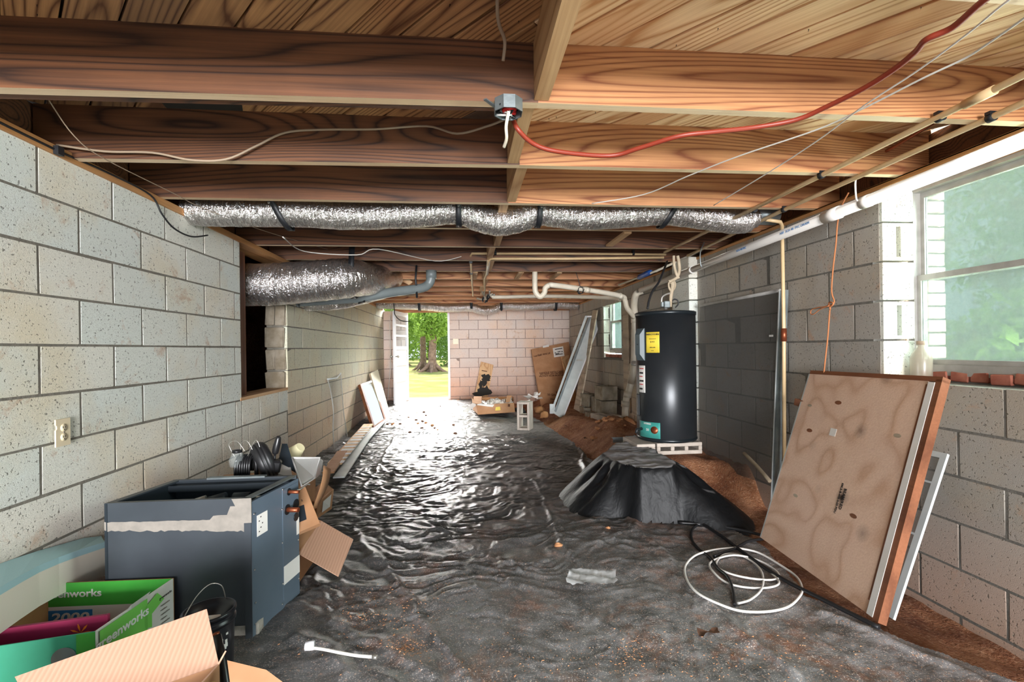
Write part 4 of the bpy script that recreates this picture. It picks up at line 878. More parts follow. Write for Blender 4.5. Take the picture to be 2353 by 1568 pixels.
# pale upright boards behind the stack
for px0, px1, lab in ((1436, 1446, 'narrow pale board standing behind the drain stack'), (1468 - 14, 1462, 'second pale board behind the drain stack, nearer the heater')):
    a = onX(px1, 720, XR - .02); c = onX(px0, 940, XR - .02); obj('board', MB().span((XR - .035, min(a.y, c.y), .3), (XR - .008, max(a.y, c.y), 1.72)), 'wood_old', label=lab, cat='board')

# ------------------------------------------------------------------ leaning door panel (plywood)
P0 = onZ(1748, 1236, .045); P1 = onZ(2006, 1420, .045); P2 = onX(2152, 872, 2.215); P3 = onX(1862, 856, 2.205); P2 = planar([P0, P1, P2, P3])[2]
if P2.x > 2.235: P2 = onX(2152, 872, 2.235)
if P3.x > 2.235: P3 = onX(1862, 856, 2.235)
ux = (P1 - P0).normalized(); Wd = (P1 - P0).length; uy = ((P3 - P0) + (P2 - P1)) * .5; Hh = uy.length; T = frame(P0, ux, uy)
T_in = T.copy(); pd = empty('plywood_panel', P0, 'tall plywood cabinet panel with a brown edge leaning against the right wall', 'plywood panel')
zin = -1 if (T.to_3x3() @ Vector((0, 0, 1))).x > 0 else 1      # side facing the room
def sh(x, y, z, dx, dy, dz, nm, mt, lab=None): return obj(nm, MB().box((x, y, z * zin), (dx, dy, dz), T=T, bev=.0015), mt, pd, lab)
# shear correction: quad corners of the real board
def quad_board(q, off, nm, mt, par, lab=None, **k): return obj(nm, MB().prism(q, off), mt, par, lab, **k)
nrm = T.to_3x3() @ Vector((0, 0, zin))
E = lambda u, v, w=0: (P0.lerp(P1, u)).lerp(P3.lerp(P2, u), v) + nrm * w
q = lambda u0, u1, v0, v1, w=0: [E(u0, v0, w), E(u1, v0, w), E(u1, v1, w), E(u0, v1, w)]
sheet = obj('sheet', MB().prism(q(0, .955, 0, .99), -nrm * .012), 'ply', pd)
obj('edge_strip', MB().prism(q(.962, 1.0, 0, .985, .004), -nrm * .03), 'print_white', pd, 'pale edge strip')
obj('edge_trim', MB().prism(q(1.0, 1.035, -.005, 1.0, .002), -nrm * .04), 'ply_edge', pd, 'brown edge moulding')
obj('groove', MB().prism(q(.948, .963, .05, .975, .0015), -nrm * .012), 'ply_edge', pd)
obj('top_trim', MB().prism(q(0, 1.035, .99, 1.012, .002), -nrm * .04), 'ply_edge', pd)
obj('side_trim', MB().prism(q(-.012, 0, 0, .99, .0), -nrm * .03), 'alu_white', pd)
obj('sticker', MB().prism(q(.36, .415, .66, .70, .001), -nrm * .0008), 'white_paper', pd, 'small white sticker')
TF = frame(E(.60, .38, .0012), E(.60, .2) - E(.60, .5), E(1, .4) - E(0, .4))
if (TF.to_3x3() @ Vector((0, 0, 1))).dot(nrm) < 0: TF = frame(E(.60, .38, .0012), E(.60, .5) - E(.60, .2), E(1, .4) - E(0, .4))
for s_, dy, sz in (('BEAM/RED', .012, .024), ('6ML0-B-44B-4-02-PDU', -.014, .017)):
    text(s_, sz, 'ink', pd, TF @ Matrix.Translation((0, dy, 0)), bold=.0004)
for (u, v, r) in ((.36, .84, .018), (.17, .66, .017), (.22, .30, .014), (.86, .73, .015), (.72, .33, .016), (.1, .8, .013)):
    rows = [[E(u + math.cos(a * .63) * r * k * 1.7, v + math.sin(a * .63) * r * k * .62, .0006 + .0002 * (1 - k)) for a in range(10)] for k in (1, .01)]
    obj('knot', MB().ring(rows, caps=False), 'ply_edge' if r > .0155 else 'wood_old', pd)
# framed panel behind the plywood
Q0 = onZ(2052, 1424, .01); Q2 = onX(2177, 1043, 2.235)
up = Q2 - Q0; al = Vector((-.02, .62, 0)); sp_ = empty('framed_screen', Q0, 'grey framed window screen leaning behind the plywood panel', 'window screen')
nn = al.cross(up).normalized(); Eq = lambda u, v: Q0 + al * u + up * v
for (u0, u1, v0, v1) in ((0, .045, 0, 1), (.955, 1, 0, 1), (.045, .955, 0, .035), (.045, .955, .965, 1), (.045, .955, .80, .812), (.045, .955, .48, .492)):
    obj('frame_rail', MB().prism([Eq(u0, v0), Eq(u1, v0), Eq(u1, v1), Eq(u0, v1)], nn * .014), 'alu_white', sp_)
obj('mesh', MB().prism([Eq(.04, .03) + nn * .006, Eq(.96, .03) + nn * .006, Eq(.96, .97) + nn * .006, Eq(.04, .97) + nn * .006], nn * .001), 'screen', sp_)
# scrap of wood poking past the panel
p = onX(1840, 927, 2.14); obj('wood_scrap', MB().box(p, (.03, .085, .045), rot=(.1, .1, 0), bev=.002), 'ply_edge', label='short reddish wood block sticking out at the upper left edge of the plywood panel', cat='wood scrap')
# large screen against the wall
S0 = onX(1774, 1150, 2.19); S1 = onX(1793, 668, 2.235); S2 = onX(1608, 703, 2.235); S3 = Vector((S0.x, S2.y, S0.z + .03))
ls = empty('large_screen', S0, 'tall dark mesh screen in a galvanised frame leaning flat on the right wall', 'window screen')
def bar(a, b, w_, t_, nm, mt): return obj(nm, MB().prism([a, b, b + Vector((0, w_, 0)), a + Vector((0, w_, 0))], (-t_, 0, 0)), mt, ls)
obj('frame_rail', MB().prism([S0, S0 + Vector((0, -.045, 0)), S1 + Vector((0, -.045, 0)), S1], (.03, 0, 0)), 'galv', ls, 'dark galvanised side rail'); obj('frame_rail', MB().tube([S0 + Vector((-.004, .004, 0)), S1 + Vector((-.004, .004, 0))], .006, 6), 'alu_white', ls)
obj('frame_rail', MB().tube([S1, S2], .013, 8), 'alu', ls); obj('mesh', MB().prism([S0 + Vector((0, 0, .1)), S1, S2, S3], (.001, 0, 0)), 'screen', ls)
p = onX(1772, 772, 2.21); obj('sticker', MB().box(p, (.002, .045, .014)), 'white_paper', ls)
p = onX(1764, 1110, 2.17)
cord('stick', [onX(1710, 1042, 2.17), onX(1736, 1068, 2.15), onX(1769, 1106, 2.12)], .014, 'insulation', 'pale stick leaning on the right wall behind the galvanised screen', cat='stick', sub=2)
# twine
tw = cord('twine', [onX(1950, 443, 2.20), onX(1936, 470, 2.2), onX(1925, 510, 2.2), onX(1921, 560, 2.2), onX(1914, 620, 2.2), onX(1911, 670, 2.2), onX(1917, 694, 2.2), onX(1908, 706, 2.19), onX(1905, 735, 2.2), onX(1902, 775, 2.2), onX(1896, 830, 2.2), onX(1893, 860, 2.2)], .0042, 'twine', 'orange twine hanging down the right wall with a knotted loop')
obj('loop', MB().tube([onX(1911, 700, 2.19), onX(1895, 705, 2.18), onX(1880, 707, 2.18), onX(1865, 712, 2.18), onX(1863, 721, 2.18), onX(1870, 722, 2.18), onX(1885, 711, 2.18), onX(1905, 703, 2.18)], .0035, 6, 4), 'twine', tw); obj('knot', MB().tube([onX(1904, 700, 2.185), onX(1910, 704, 2.185), onX(1915, 697, 2.185), onX(1905, 696, 2.19), onX(1908, 712, 2.185)], .005, 6, 4), 'twine', tw)
# bottle on the sill
bb = onY(2117, 862, 2.30); bx_, by_ = bb.x, 2.30
bt = empty('bottle', (bx_, by_, WZ0), 'dusty clear plastic bottle with a brown cap on the near window sill', 'bottle')
zt = onY(2112, 784, 2.30).z; hb = zt - WZ0
obj('bottle_body', MB().lathe([(0, WZ0), (.045, WZ0), (.048, WZ0 + .01), (.048, WZ0 + hb * .55), (.040, WZ0 + hb * .68), (.020, WZ0 + hb * .82), (.017, WZ0 + hb * .9), (.017, zt - .012)], (bx_, by_, 0), 24), 'plastic_clear', bt)
obj('cap', MB().lathe([(0, zt - .02), (.020, zt - .02), (.020, zt), (0, zt)], (bx_, by_, 0), 18), 'cord_tan', bt)
# ------------------------------------------------------------------ covered mound
pl = [onZ(x, y, .36) for x, y in ((1428, 1068), (1472, 1080), (1546, 1080), (1552, 1066), (1500, 1035), (1452, 1016), (1415, 1022), (1385, 1045))]
PX = np.array([p.x for p in pl]); PY = np.array([p.y for p in pl])
def poly_sd(x, y):
    d = np.full(x.shape, 1e9); ins = np.zeros(x.shape, bool); n = len(PX)
    for i in range(n):
        ax, ay, bx, by = PX[i], PY[i], PX[(i + 1) % n], PY[(i + 1) % n]; t = np.clip(((x - ax) * (bx - ax) + (y - ay) * (by - ay)) / ((bx - ax) ** 2 + (by - ay) ** 2), 0, 1)
        d = np.minimum(d, np.hypot(x - ax - t * (bx - ax), y - ay - t * (by - ay))); c = ((ay > y) != (by > y)) & (x < (bx - ax) * (y - ay) / (by - ay + 1e-12) + ax); ins ^= c
    return np.where(ins, -d, d)
mcx, mcy = PX.mean(), PY.mean()
def mound_h(x, y):
    d = poly_sd(x, y); an = np.arctan2(y - mcy, x - mcx)
    wd = .10 + .30 * ss(.4, 1.0, np.cos(an - PI * .97)) + .42 * ss(.72, 1.0, np.cos(an + .62))
    pleat = .018 * np.sin(an * 17 + 3 * vn(x * 3, y * 3, 7)) * ss(0, .08, d)
    t = np.clip(d / wd, 0, 1); top = .365 + .012 * (vn(x * 14, y * 14, 101) - .5) + .012 * (1 - np.abs(2 * vn(x * 5 + y * 3, y * 16, 103) - 1)) ** 2
    h = top * (1 - t) ** .9 + pleat * (1 - t) - .03 * t
    return np.where(d < 0, top, np.where(t >= 1, -.03, h)) + .01 * (fbm(x * 6, y * 6, 105) - .5)
m = N('tarp_dust_sheen'); v = m.pos('World'); nz = m.n('SeparateXYZ'); m.l(m.n('NewGeometry').outputs['Normal'], nz.inputs[0])
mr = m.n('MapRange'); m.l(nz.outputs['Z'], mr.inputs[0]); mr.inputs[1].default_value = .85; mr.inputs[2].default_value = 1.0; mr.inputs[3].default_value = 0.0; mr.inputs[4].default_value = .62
m.set(m.mix(m.math('MULTIPLY', mr.outputs[0], m.ramp(m.noise(v, 6, 5, .7), [(.3, .4), (.6, 1.0)])), '0e0f11', 'cfcdce'), .5, Specular_IOR_Level=.25); m.bump(m.noise(m.pos('World', (1, 1, .6)), 11, 3, .55, .5), .45, .02); MAT['tarp_dust_sheen'] = m.m  # upward faces paler: dust, plus the door light's reflection put into the colour
grid('covered_heap', PX.min() - .5, min(PX.max() + .55, XR - .1), PY.min() - .38, PY.max() + .3, .011, mound_h, 'tarp_dust_sheen', keep=lambda x, y: mound_h(x, y) > -.02, label='low boxy heap draped in black plastic in front of the water heater', cat='covered heap')
p = onZ(1636, 1150, .10); q_ = onZ(1664, 1165, .08)
sp2 = obj('pipe_stub', MB().tube([p, q_], .026, 14), 'cord_tan', label='short pale pipe stub lying on the red dirt bank', cat='pipe'); obj('stub_cap', MB().tube([q_, q_ + (q_ - p) * .15], .02, 12), 'steel', sp2)
# ------------------------------------------------------------------ cables on the sheet
Z = .095
G_ = lambda *pp: [onZ(x, y, Z) for x, y in pp]
th = lambda x, y: float(tarp_h(np.array([[x]]), np.array([[y]]))[0, 0])
def on_sheet(pp, dz): return [Vector((p.x, p.y, max(th(p.x, p.y), 0) + dz)) for p in (onZ(x, y, .08) for x, y in pp)]
cord('cable_coil', on_sheet([(1770, 1292), (1790, 1315), (1770, 1326), (1720, 1328), (1670, 1315), (1640, 1296), (1630, 1275), (1650, 1262), (1690, 1258), (1740, 1266), (1780, 1286), (1789, 1303), (1760, 1312), (1700, 1305), (1655, 1288), (1646, 1270), (1665, 1254), (1700, 1255), (1735, 1275), (1752, 1300), (1750, 1330), (1725, 1352), (1695, 1362)], .012), .0055, 'cord_white', 'white cable coiled in small inner loops on the black sheet', sub=8)
cord('cable_coil', on_sheet([(1690, 1240), (1640, 1243), (1600, 1256), (1578, 1275), (1573, 1295), (1582, 1325), (1605, 1347), (1650, 1367), (1700, 1378), (1760, 1380), (1810, 1368), (1838, 1345), (1842, 1325), (1828, 1300), (1790, 1275), (1740, 1250), (1690, 1240)], .014), .006, 'cord_white', 'white cable lying in one wide outer loop on the black sheet', sub=8)
cord('cable', on_sheet([(1602, 1190), (1590, 1200), (1589, 1220), (1605, 1240), (1632, 1260), (1650, 1285), (1672, 1305), (1684, 1335), (1688, 1365)], .01), .008, 'cord_black', 'grey-black cable running into the white coil', sub=8)
cord('cable', on_sheet([(1560, 1185), (1640, 1190), (1700, 1200), (1760, 1215)], .012), .010, 'cord_black', 'thick black cable behind the coils toward the plywood foot')
cord('cable', on_sheet([(1640, 1258), (1690, 1240), (1720, 1228), (1755, 1222)], .012), .008, 'cord_black', 'black cable crossing to the lower left corner of the plywood')
cord('cable', on_sheet([(1600, 1180), (1660, 1215), (1720, 1260), (1800, 1310), (1900, 1362), (2020, 1420)], .015), .010, 'cord_black', 'long black hose lying along the foot of the plywood panel')
# white hose with nut
hs = [onZ(x_, y_, .062) for x_, y_ in ((712, 1489), (740, 1492), (780, 1500), (820, 1507), (856, 1510))]
h_ = obj('supply_hose', MB().tube(hs, .006, 8, 5), 'cord_white', label='short braided faucet hose with a white plastic nut on the near sheet', cat='hose')
obj('nut', MB().lathe([(0, -.016), (.017, -.016), (.017, .016), (0, .016)], (0, 0, 0), 8, T=frame(hs[0] + Vector((0, 0, .008)), (0, 1, 0), (0, 0, 1))), 'white_paint', h_); obj('end_ferrule', MB().tube([hs[-1], hs[-1] + (hs[-1] - hs[-2]) * .3], .0085, 10), 'steel', h_)
# clear film bag
a = [onZ(x, y, .07) for x, y in ((1300, 1350), (1421, 1350), (1412, 1316), (1306, 1317))]
nx, ny = 26, 9; vs = []; R = np.random.RandomState(4)
for j in range(ny):
    for i in range(nx):
        u, v_ = i / (nx - 1), j / (ny - 1); p = a[0].lerp(a[1], u).lerp(a[3].lerp(a[2], u), v_); e = abs(2 * u - 1) ** 6
        zz_ = .072 + .018 * abs(math.sin(v_ * 7 + u * 3)) * (1 - e) + .03 * e * abs(math.sin(v_ * 5 + 1)) + .006 * R.rand(); vs.append((p.x + .006 * R.randn() * e, p.y + .004 * R.randn(), zz_))
fs = [(j * nx + i, j * nx + i + 1, (j + 1) * nx + i + 1, (j + 1) * nx + i) for j in range(ny - 1) for i in range(nx - 1)]
obj('plastic_bag', MB().add(vs, fs, True), 'film', label='clear crumpled plastic bag lying on the black sheet', cat='plastic bag')
# lumps and dry leaves on the sheet
def lump(px, py, r, mt, lab, group=None, flat=.5):
    R = random.Random(px * 7 + py); p = onZ(px, py, .07); z = th(p.x, p.y); b = MB().lathe([(0, -r * .3), (r * .8, -r * .2), (r, r * .1 * flat), (r * .6, r * .7 * flat), (0, r * flat)], (p.x, p.y, z + r * .2), 9)
    b.v = [(x + R.uniform(-.22, .22) * r, y + R.uniform(-.22, .22) * r, zz + R.uniform(-.1, .1) * r) for x, y, zz in b.v]; return obj('clay_lump', b, mt, label=lab, cat='clay lump', group=group)
lump(1283, 1237, .026, 'clay', 'larger orange clay lump on the sheet above the clear bag'); lump(1397, 1199, .017, 'clay', 'smaller orange clay lump on the sheet, near the draped heap')
R = random.Random(12)
def leaf_(px, py, s, mt='leaf_dry', par=None):
    p = onZ(px, py, .06); z = th(p.x, p.y) + .006; a = R.uniform(0, 6.3); vs = []
    for k in range(7):
        t = k * 2 * PI / 7; rr = s * (1 if k % 2 else .55); vs.append((p.x + rr * math.cos(t + a), p.y + rr * math.sin(t + a), z + R.uniform(0, s * .5)))
    vs.append((p.x, p.y, z + s * .1)); o = obj('dry_leaf', MB().add(vs, [(k, (k + 1) % 7, 7) for k in range(7)]), mt, label='curled dry brown leaf ' + ('on the sheet beside the long boards at the left wall' if px < 880 else 'on the sheet between the mirror and the back door' if px < 1010 and py < 1000 else 'on the near sheet below the white cable coil' if px > 1500 else 'by the sheet edge left of the draped heap' if px > 1200 else 'in the middle of the left half of the sheet'), cat='leaf', group='dry leaves scattered on the sheet'); return o
for px, py in ((905, 1008), (830, 1038), (856, 1070), (870, 1062), (862, 1078), (905, 985), (925, 972), (935, 965), (950, 978), (1345, 1012), (1362, 1020), (940, 955), (918, 960), (985, 958), (1000, 935), (1275, 968), (1612, 1434), (1640, 1430), (900, 1090), (905, 1000), (1300, 985)): leaf_(px, py, R.uniform(.018, .035))
vs, fs = [], []
R2 = np.random.RandomState(9)
for (cx, cy, sx_, sy_, n) in ((935, 1466, 22, 10, 160), (930, 1390, 60, 45, 220), (830, 1395, 35, 20, 120), (1460, 1470, 25, 25, 110), (1300, 1500, 260, 40, 200), (1750, 1480, 160, 30, 160)):
    for _ in range(n):
        p = onZ(cx + R2.randn() * sx_, cy + R2.randn() * sy_, .06)
        if p.y < .8: continue
        z = th(p.x, p.y) + .002; s = R2.uniform(.002, .006); a_ = R2.uniform(0, 6.3); dx, dy = math.cos(a_) * s, math.sin(a_) * s; b0 = len(vs)
        vs += [(p.x - dx, p.y - dy, z), (p.x + dy * .4, p.y - dx * .4, z), (p.x + dx, p.y + dy, z), (p.x, p.y, z + s * .6)]; fs += [(b0, b0 + 1, b0 + 3), (b0 + 1, b0 + 2, b0 + 3), (b0 + 2, b0, b0 + 3)]
obj('clay_crumbs', MB().add(vs, fs), 'clay', label='crumbs of orange clay sprinkled over the near black sheet', cat='clay crumbs', kind='stuff')

# ================================================================== LEFT SIDE
# duplex outlet on the left wall
c_ = onX(142, 994, XL + .012); T = frame(c_, (0, 1, 0), (0, 0, 1)); ol = empty('outlet', c_, 'ivory duplex outlet with a chipped plate on the left block wall', 'outlet')
b = MB(); pts_ = [(-.036, -.057), (.036, -.057), (.036, .057), (-.036, .057), (-.036, .035), (-.031, .03), (-.030, .018), (-.036, .012)]; b.prism([T @ Vector((x, y, 0)) for x, y in pts_], T.to_3x3() @ Vector((0, 0, .006))); obj('cover_plate', b, 'ivory', ol)
for s_ in (-1, 1):
    f_ = obj('receptacle', MB().lathe([(0, .006), (.0165, .006), (.0165, .008), (0, .008)], (0, 0, 0), 18, T=T @ Matrix.Translation((.002, .0195 * s_, 0))), 'ivory', ol)
    for dx, hh in ((-.006, .009), (.006, .007)): obj('slot', MB().box((dx + .002, .0195 * s_ + .002, .0083), (.0022, hh, .001), T=T), 'ink', f_)
    obj('slot', MB().box((.002, .0195 * s_ - .008, .0083), (.004, .004, .001), T=T), 'ink', f_)
obj('screw', MB().lathe([(0, .006), (.003, .006), (.003, .0075), (0, .0075)], (0, 0, 0), 8, T=T @ Matrix.Translation((.002, 0, 0))), 'steel', ol)
# ------------------------------------------------------------------ air handler cabinet
BT, TP = .075, .605
FL_, FR_, BR_, BL_ = Vector((-1.475, 2.085, 0)), Vector((-.905, 2.075, 0)), Vector((-.835, 2.43, 0)), Vector((-1.40, 2.43, 0))
ah = empty('air_handler_cabinet', FR_, 'open-topped dark blue-grey sheet metal air handler cabinet on the left', 'air handler')
cc = (FL_ + FR_ + BR_ + BL_) / 4; inn = lambda p, k=.06: p.lerp(cc, k)
up = lambda p, z: Vector((p.x, p.y, z))
def wallp(a, b, z0, z1, t, nm, mt, lab=None, par=None):
    n_ = Vector((-(b - a).y, (b - a).x, 0)).normalized()
    if n_.dot(cc - a) < 0: n_ = -n_
    return obj(nm, MB().prism([up(a, z0), up(b, z0), up(b, z1), up(a, z1)], n_ * t), mt, par or ah, lab)
wallp(FL_, FR_ - Vector((.02, 0, 0)), BT, TP, .012, 'front_panel', 'unit_paint'); wallp(BR_, BL_, BT, TP, .012, 'back_panel', 'unit_dark'); wallp(BL_, FL_, BT, TP, .012, 'left_panel', 'unit_dark')
wallp(FR_ + Vector((.006, 0, 0)), BR_ + Vector((.006, 0, 0)), .022, TP - .015, .014, 'side_panel', 'unit_side_lit', 'blue-grey side panel')
obj('corner_post', MB().prism([up(FR_ + Vector((-.022, -.004, 0)), .02), up(FR_ + Vector((.006, -.004, 0)), .02), up(FR_ + Vector((.006, .02, 0)), .02), up(FR_ + Vector((-.022, .02, 0)), .02)], (0, 0, TP - .045)), 'unit_paint', ah)
obj('bottom_pan', MB().prism([up(FL_, BT), up(FR_, BT), up(BR_, BT), up(BL_, BT)], (0, 0, .01)), 'unit_dark', ah)
# rolled rim
for a, c in ((FL_, FR_), (FR_, BR_), (BR_, BL_), (BL_, FL_)): obj('rim', MB().prism([up(a, TP - .004), up(c, TP - .004), up(inn(c, .11), TP - .004), up(inn(a, .11), TP - .004)], (0, 0, .006)), 'unit_paint' if a != FR_ else 'galv', ah)
# grey sealing tape round the front top, jagged
R = random.Random(2); top, bot = [], []
for i in range(41):
    t = i / 40; x = lerp(FL_.x, FR_.x - .022, t); y = lerp(FL_.y, FR_.y, t) - .0015
    zt_ = TP - .075 + (.0 if t < .2 else 0) + (.055 if t > .89 else (.018 if t > .76 else 0)) + R.uniform(-.002, .002) - .01 * t; zb_ = TP - .110 - .025 * t + R.uniform(-.004, .004)
    top.append(Vector((x, y, zt_))); bot.append(Vector((x, y, zb_)))
b = MB(); vs = top + bot; b.add(vs, [(i, i + 1, i + 42, i + 41) for i in range(40)]); obj('sealing_tape', b, 'unit_tape', ah, 'torn grey sealing tape')
obj('sealing_tape', MB().prism([up(FR_, TP - .10) + Vector((-.022, -.005, 0)), up(FR_, TP - .10) + Vector((.008, -.005, 0)), up(FR_, TP + .003) + Vector((.008, -.005, 0)), up(FR_, TP + .003) + Vector((-.07, -.005, 0))], (0, .004, 0)), 'unit_tape', ah, 'torn grey sealing tape')
sd = BR_ - FR_; nS = Vector((sd.y, -sd.x, 0)).normalized(); ES = lambda u, z, w=.0065: FR_ + sd * u + Vector((0, 0, z)) + nS * w
SQ = lambda u0, u1, z0, z1, w=.0066: [ES(u0, z0, w), ES(u1, z0, w), ES(u1, z1, w), ES(u0, z1, w)]
obj('access_panel', MB().prism(SQ(.62, .99, .06, TP - .03, .006), nS * .002), 'unit_side_lit', ah)
obj('paper_label', MB().prism(SQ(.10, .30, TP - .175, TP - .085), nS * .001), 'white_paper', ah); obj('paper_label', MB().prism(SQ(.62, .99, .13, .215, .009), nS * .001), 'white_paper', ah); obj('paper_label', MB().prism(SQ(.93, .99, .32, .40, .009), nS * .001), 'white_paper', ah)
for k in range(5): obj('lettering', MB().prism(SQ(.13 + .03 * (k % 3), .15 + .03 * (k % 3), TP - .16 + k * .015, TP - .155 + k * .015, .0077), nS * .0004), 'ink', ah)
for u, z in ((.04, TP - .07), (.04, .3), (.05, .07), (.6, TP - .12), (.6, .33), (.6, .14), (.58, .05), (.62, TP - .03), (.97, .29), (.97, .1), (.05, .16)): obj('screw', MB().lathe([(0, 0), (.0045, 0), (.003, .003), (0, .003)], (0, 0, 0), 7, T=frame(ES(u, z, .008), sd, (0, 0, 1)) if frame(ES(u, z), sd, (0, 0, 1)).to_3x3().col[2].dot(nS) > 0 else frame(ES(u, z, .008), -sd, (0, 0, 1))), 'steel', ah)
for u, z, ln, r in ((.76, TP - .055, .055, .008), (.72, TP - .135, .06, .0115)):
    p = ES(u, z, .004); pp_ = obj('copper_stub', MB().tube([p, p + nS * ln * .5, p + nS * ln], r, 12), 'copper', ah); obj('grommet', MB().tube([ES(u, z, .005), ES(u, z, .010)], r * 2.1, 16), 'black_metal', pp_)
obj('capillary_tube', MB().tube([ES(.76, TP - .05), ES(.85, TP - .055, .04), ES(1.0, TP - .045, .05), ES(1.05, TP - .05, .055)], .004, 6, 4), 'steel', ah)
obj('knockout', MB().tube([ES(.92, .47, .008), ES(.92, .47, .011)], .026, 18), 'black_metal', ah); obj('knockout', MB().tube([ES(.92, .41, .008), ES(.92, .41, .011)], .02, 18), 'black_metal', ah)
# inside: blower parts
obj('cross_rail', MB().prism([up(BL_.lerp(FL_, .16), TP - .045), up(BR_.lerp(FR_, .16), TP - .045), up(BR_.lerp(FR_, .04), TP - .045), up(BL_.lerp(FL_, .04), TP - .045)], (0, 0, .03)), 'unit_dark', ah)
obj('inner_bracket', MB().prism([up(BL_.lerp(BR_, .28), TP + .002) + Vector((0, -.03, 0)), up(BL_.lerp(BR_, .75), TP + .002) + Vector((0, -.03, 0)), up(BL_.lerp(BR_, .75), TP + .002), up(BL_.lerp(BR_, .28), TP + .002)], (0, 0, .008)), 'galv', ah)
for a, c, r, mt in (((-1.15, 2.24, .55), (-1.08, 2.25, .565), .022, 'unit_dark'), ((-1.05, 2.25, .56), (-.98, 2.25, .56), .022, 'unit_dark'), ((-1.20, 2.23, .55), (-1.16, 2.24, .56), .02, 'steel'), ((-.97, 2.25, .555), (-.90, 2.26, .56), .006, 'steel')): obj('motor_part', MB().tube([a, c], r, 12), mt, ah)
obj('motor_bracket', MB().span((-1.38, 2.2, .45), (-.9, 2.3, .53)), 'unit_dark', ah)
obj('concrete_pad', MB().box((-1.16, 2.26, .045), (.55, .33, .055), bev=.006), 'concrete', label='concrete pad under the air handler cabinet', cat='pad')
# ------------------------------------------------------------------ foam slab
st_ = [(-260, 1500, .50), (-120, 1418, .48), (0, 1350, .465), (45, 1324, .455), (90, 1300, .44), (135, 1281, .42), (180, 1265, .40), (240, 1246, .37), (297, 1232, .345), (350, 1222, .33)]
E1 = [onZ(x, y, z) for x, y, z in st_]; W1 = [Vector((XL + .008, min(e.y + .02 + (0.12 if i > 1 else .1), 2.38), e.z)) for i, e in enumerate(E1)]
W1[0].x = W1[0].x; fm = empty('foam_mattress', E1[4], 'bent cream foam mattress slab with a pale blue top lying along the left wall', 'foam mattress')
def slab(t0, t1): return [[E1[i] - Vector((0, 0, t0)), W1[i] - Vector((0, 0, t0)), W1[i] - Vector((0, 0, t1)), E1[i] - Vector((0, 0, t1))] for i in range(len(E1))]
obj('blue_layer', MB().ring(slab(0, .026), smooth=False), 'foam_blue', fm, 'pale blue top layer'); obj('cream_layer', MB().ring(slab(.0262, .15), smooth=False), 'foam_cream', fm, 'cream foam core')
# ------------------------------------------------------------------ carton helpers
def quad(nm, pts, mt, par, t=.004, lab=None):
    if par is None or nm in ('flap',): pts[:] = planar(pts)
    n_ = (Vector(pts[1]) - Vector(pts[0])).cross(Vector(pts[3]) - Vector(pts[0])).normalized(); n_ = n_ if n_.dot(O_ - Vector(pts[0])) < 0 else -n_; return obj(nm, MB().prism(pts, n_ * abs(t)), mt, par, lab)
def on_quad(pts, u, v): return Vector(pts[0]).lerp(Vector(pts[1]), u).lerp(Vector(pts[3]).lerp(Vector(pts[2]), u), v)
def qframe(pts, u, v, w=.001):
    c = on_quad(pts, u, v); T = frame(c, on_quad(pts, u + .1, v) - c, on_quad(pts, u, v + .1) - c); n_ = T.to_3x3().col[2]
    if n_.dot(O_ - c) < 0: n_ = -n_; 
    T.translation = c + n_ * w; return T
def sub(pts, u0, u1, v0, v1, w=.0012):
    T = qframe(pts, .5, .5, 0); n_ = T.to_3x3().col[2]; n_ = n_ if n_.dot(O_ - on_quad(pts, .5, .5)) > 0 else -n_
    return [on_quad(pts, u, v) + n_ * w for u, v in ((u0, v0), (u1, v0), (u1, v1), (u0, v1))]
# green retail carton
gb = empty('retail_carton', (-1.4, 1.7, .04), 'open green and white printed retail carton in the near left corner', 'carton')
gz = .30; B1 = onZ(398, 1330, gz); B0 = Vector((XL + .03, B1.y + .02, gz)); F1 = onZ(219, 1452, gz); F0 = onZ(0, 1485, gz); F0 = F1 + (F0 - F1) * 1.7; F0.x = max(F0.x, XL + .02)
fl = lambda p, z=.05: Vector((p.x, p.y, z))
bp = [fl(B0), fl(B1), B1, B0]; rp = [fl(F1), fl(B1), B1, F1]; fp = [fl(F0), fl(F1), F1, F0]; lp = [fl(F0), fl(B0), B0, F0]
bo = quad('back_wall', bp, 'cardboard_dark', gb); quad('right_wall', rp, 'print_white', gb, -.004); quad('front_wall', fp, 'teal_print', gb); quad('left_wall', lp, 'cardboard_dark', gb); quad('bottom', [fl(F0, .045), fl(F1, .045), fl(B1, .045), fl(B0, .045)], 'cardboard', gb)
toward = lambda pts: sub(pts, .5, .5, .5, .5)
k0 = .0
obj('print_band', MB().prism(sub(bp, k0, 1, .62, 1.0), Vector((0, -.0005, 0))), 'green_print', bo); obj('print_field', MB().prism(sub(bp, k0, .985, 0, .62), Vector((0, -.0004, 0))), 'print_white', bo)
bpan = MB().prism(sub(bp, .0, .35, .20, .56, .002), Vector((0, -.0005, 0))); obj('blue_badge', bpan, 'blue_print', bo)
text('greenworks', .042, 'print_white', bo, qframe(bp, .185, .82, .0024), bold=.0007, sx=1.15)
text('2000', .050, 'print_white', bo, qframe(bp, .17, .44, .004), bold=.0012, sx=1.45, shear=.15); text('PSI', .038, 'print_white', bo, qframe(bp, .24, .26, .004), bold=.001, sx=1.5, shear=.15)
rw = sub(rp, .0, .56, .02, .52, .0055); TR_ = qframe(rp, .34, .66, .0068)
nR = qframe(rp, .5, .5).to_3x3().col[2]; nR = nR if nR.dot(O_ - on_quad(rp, .5, .5)) > 0 else -nR
gpan = obj('green_panel', MB().prism(sub(rp, .03, .60, .30, .98, .0052), nR * .0006), 'green_light', gb)
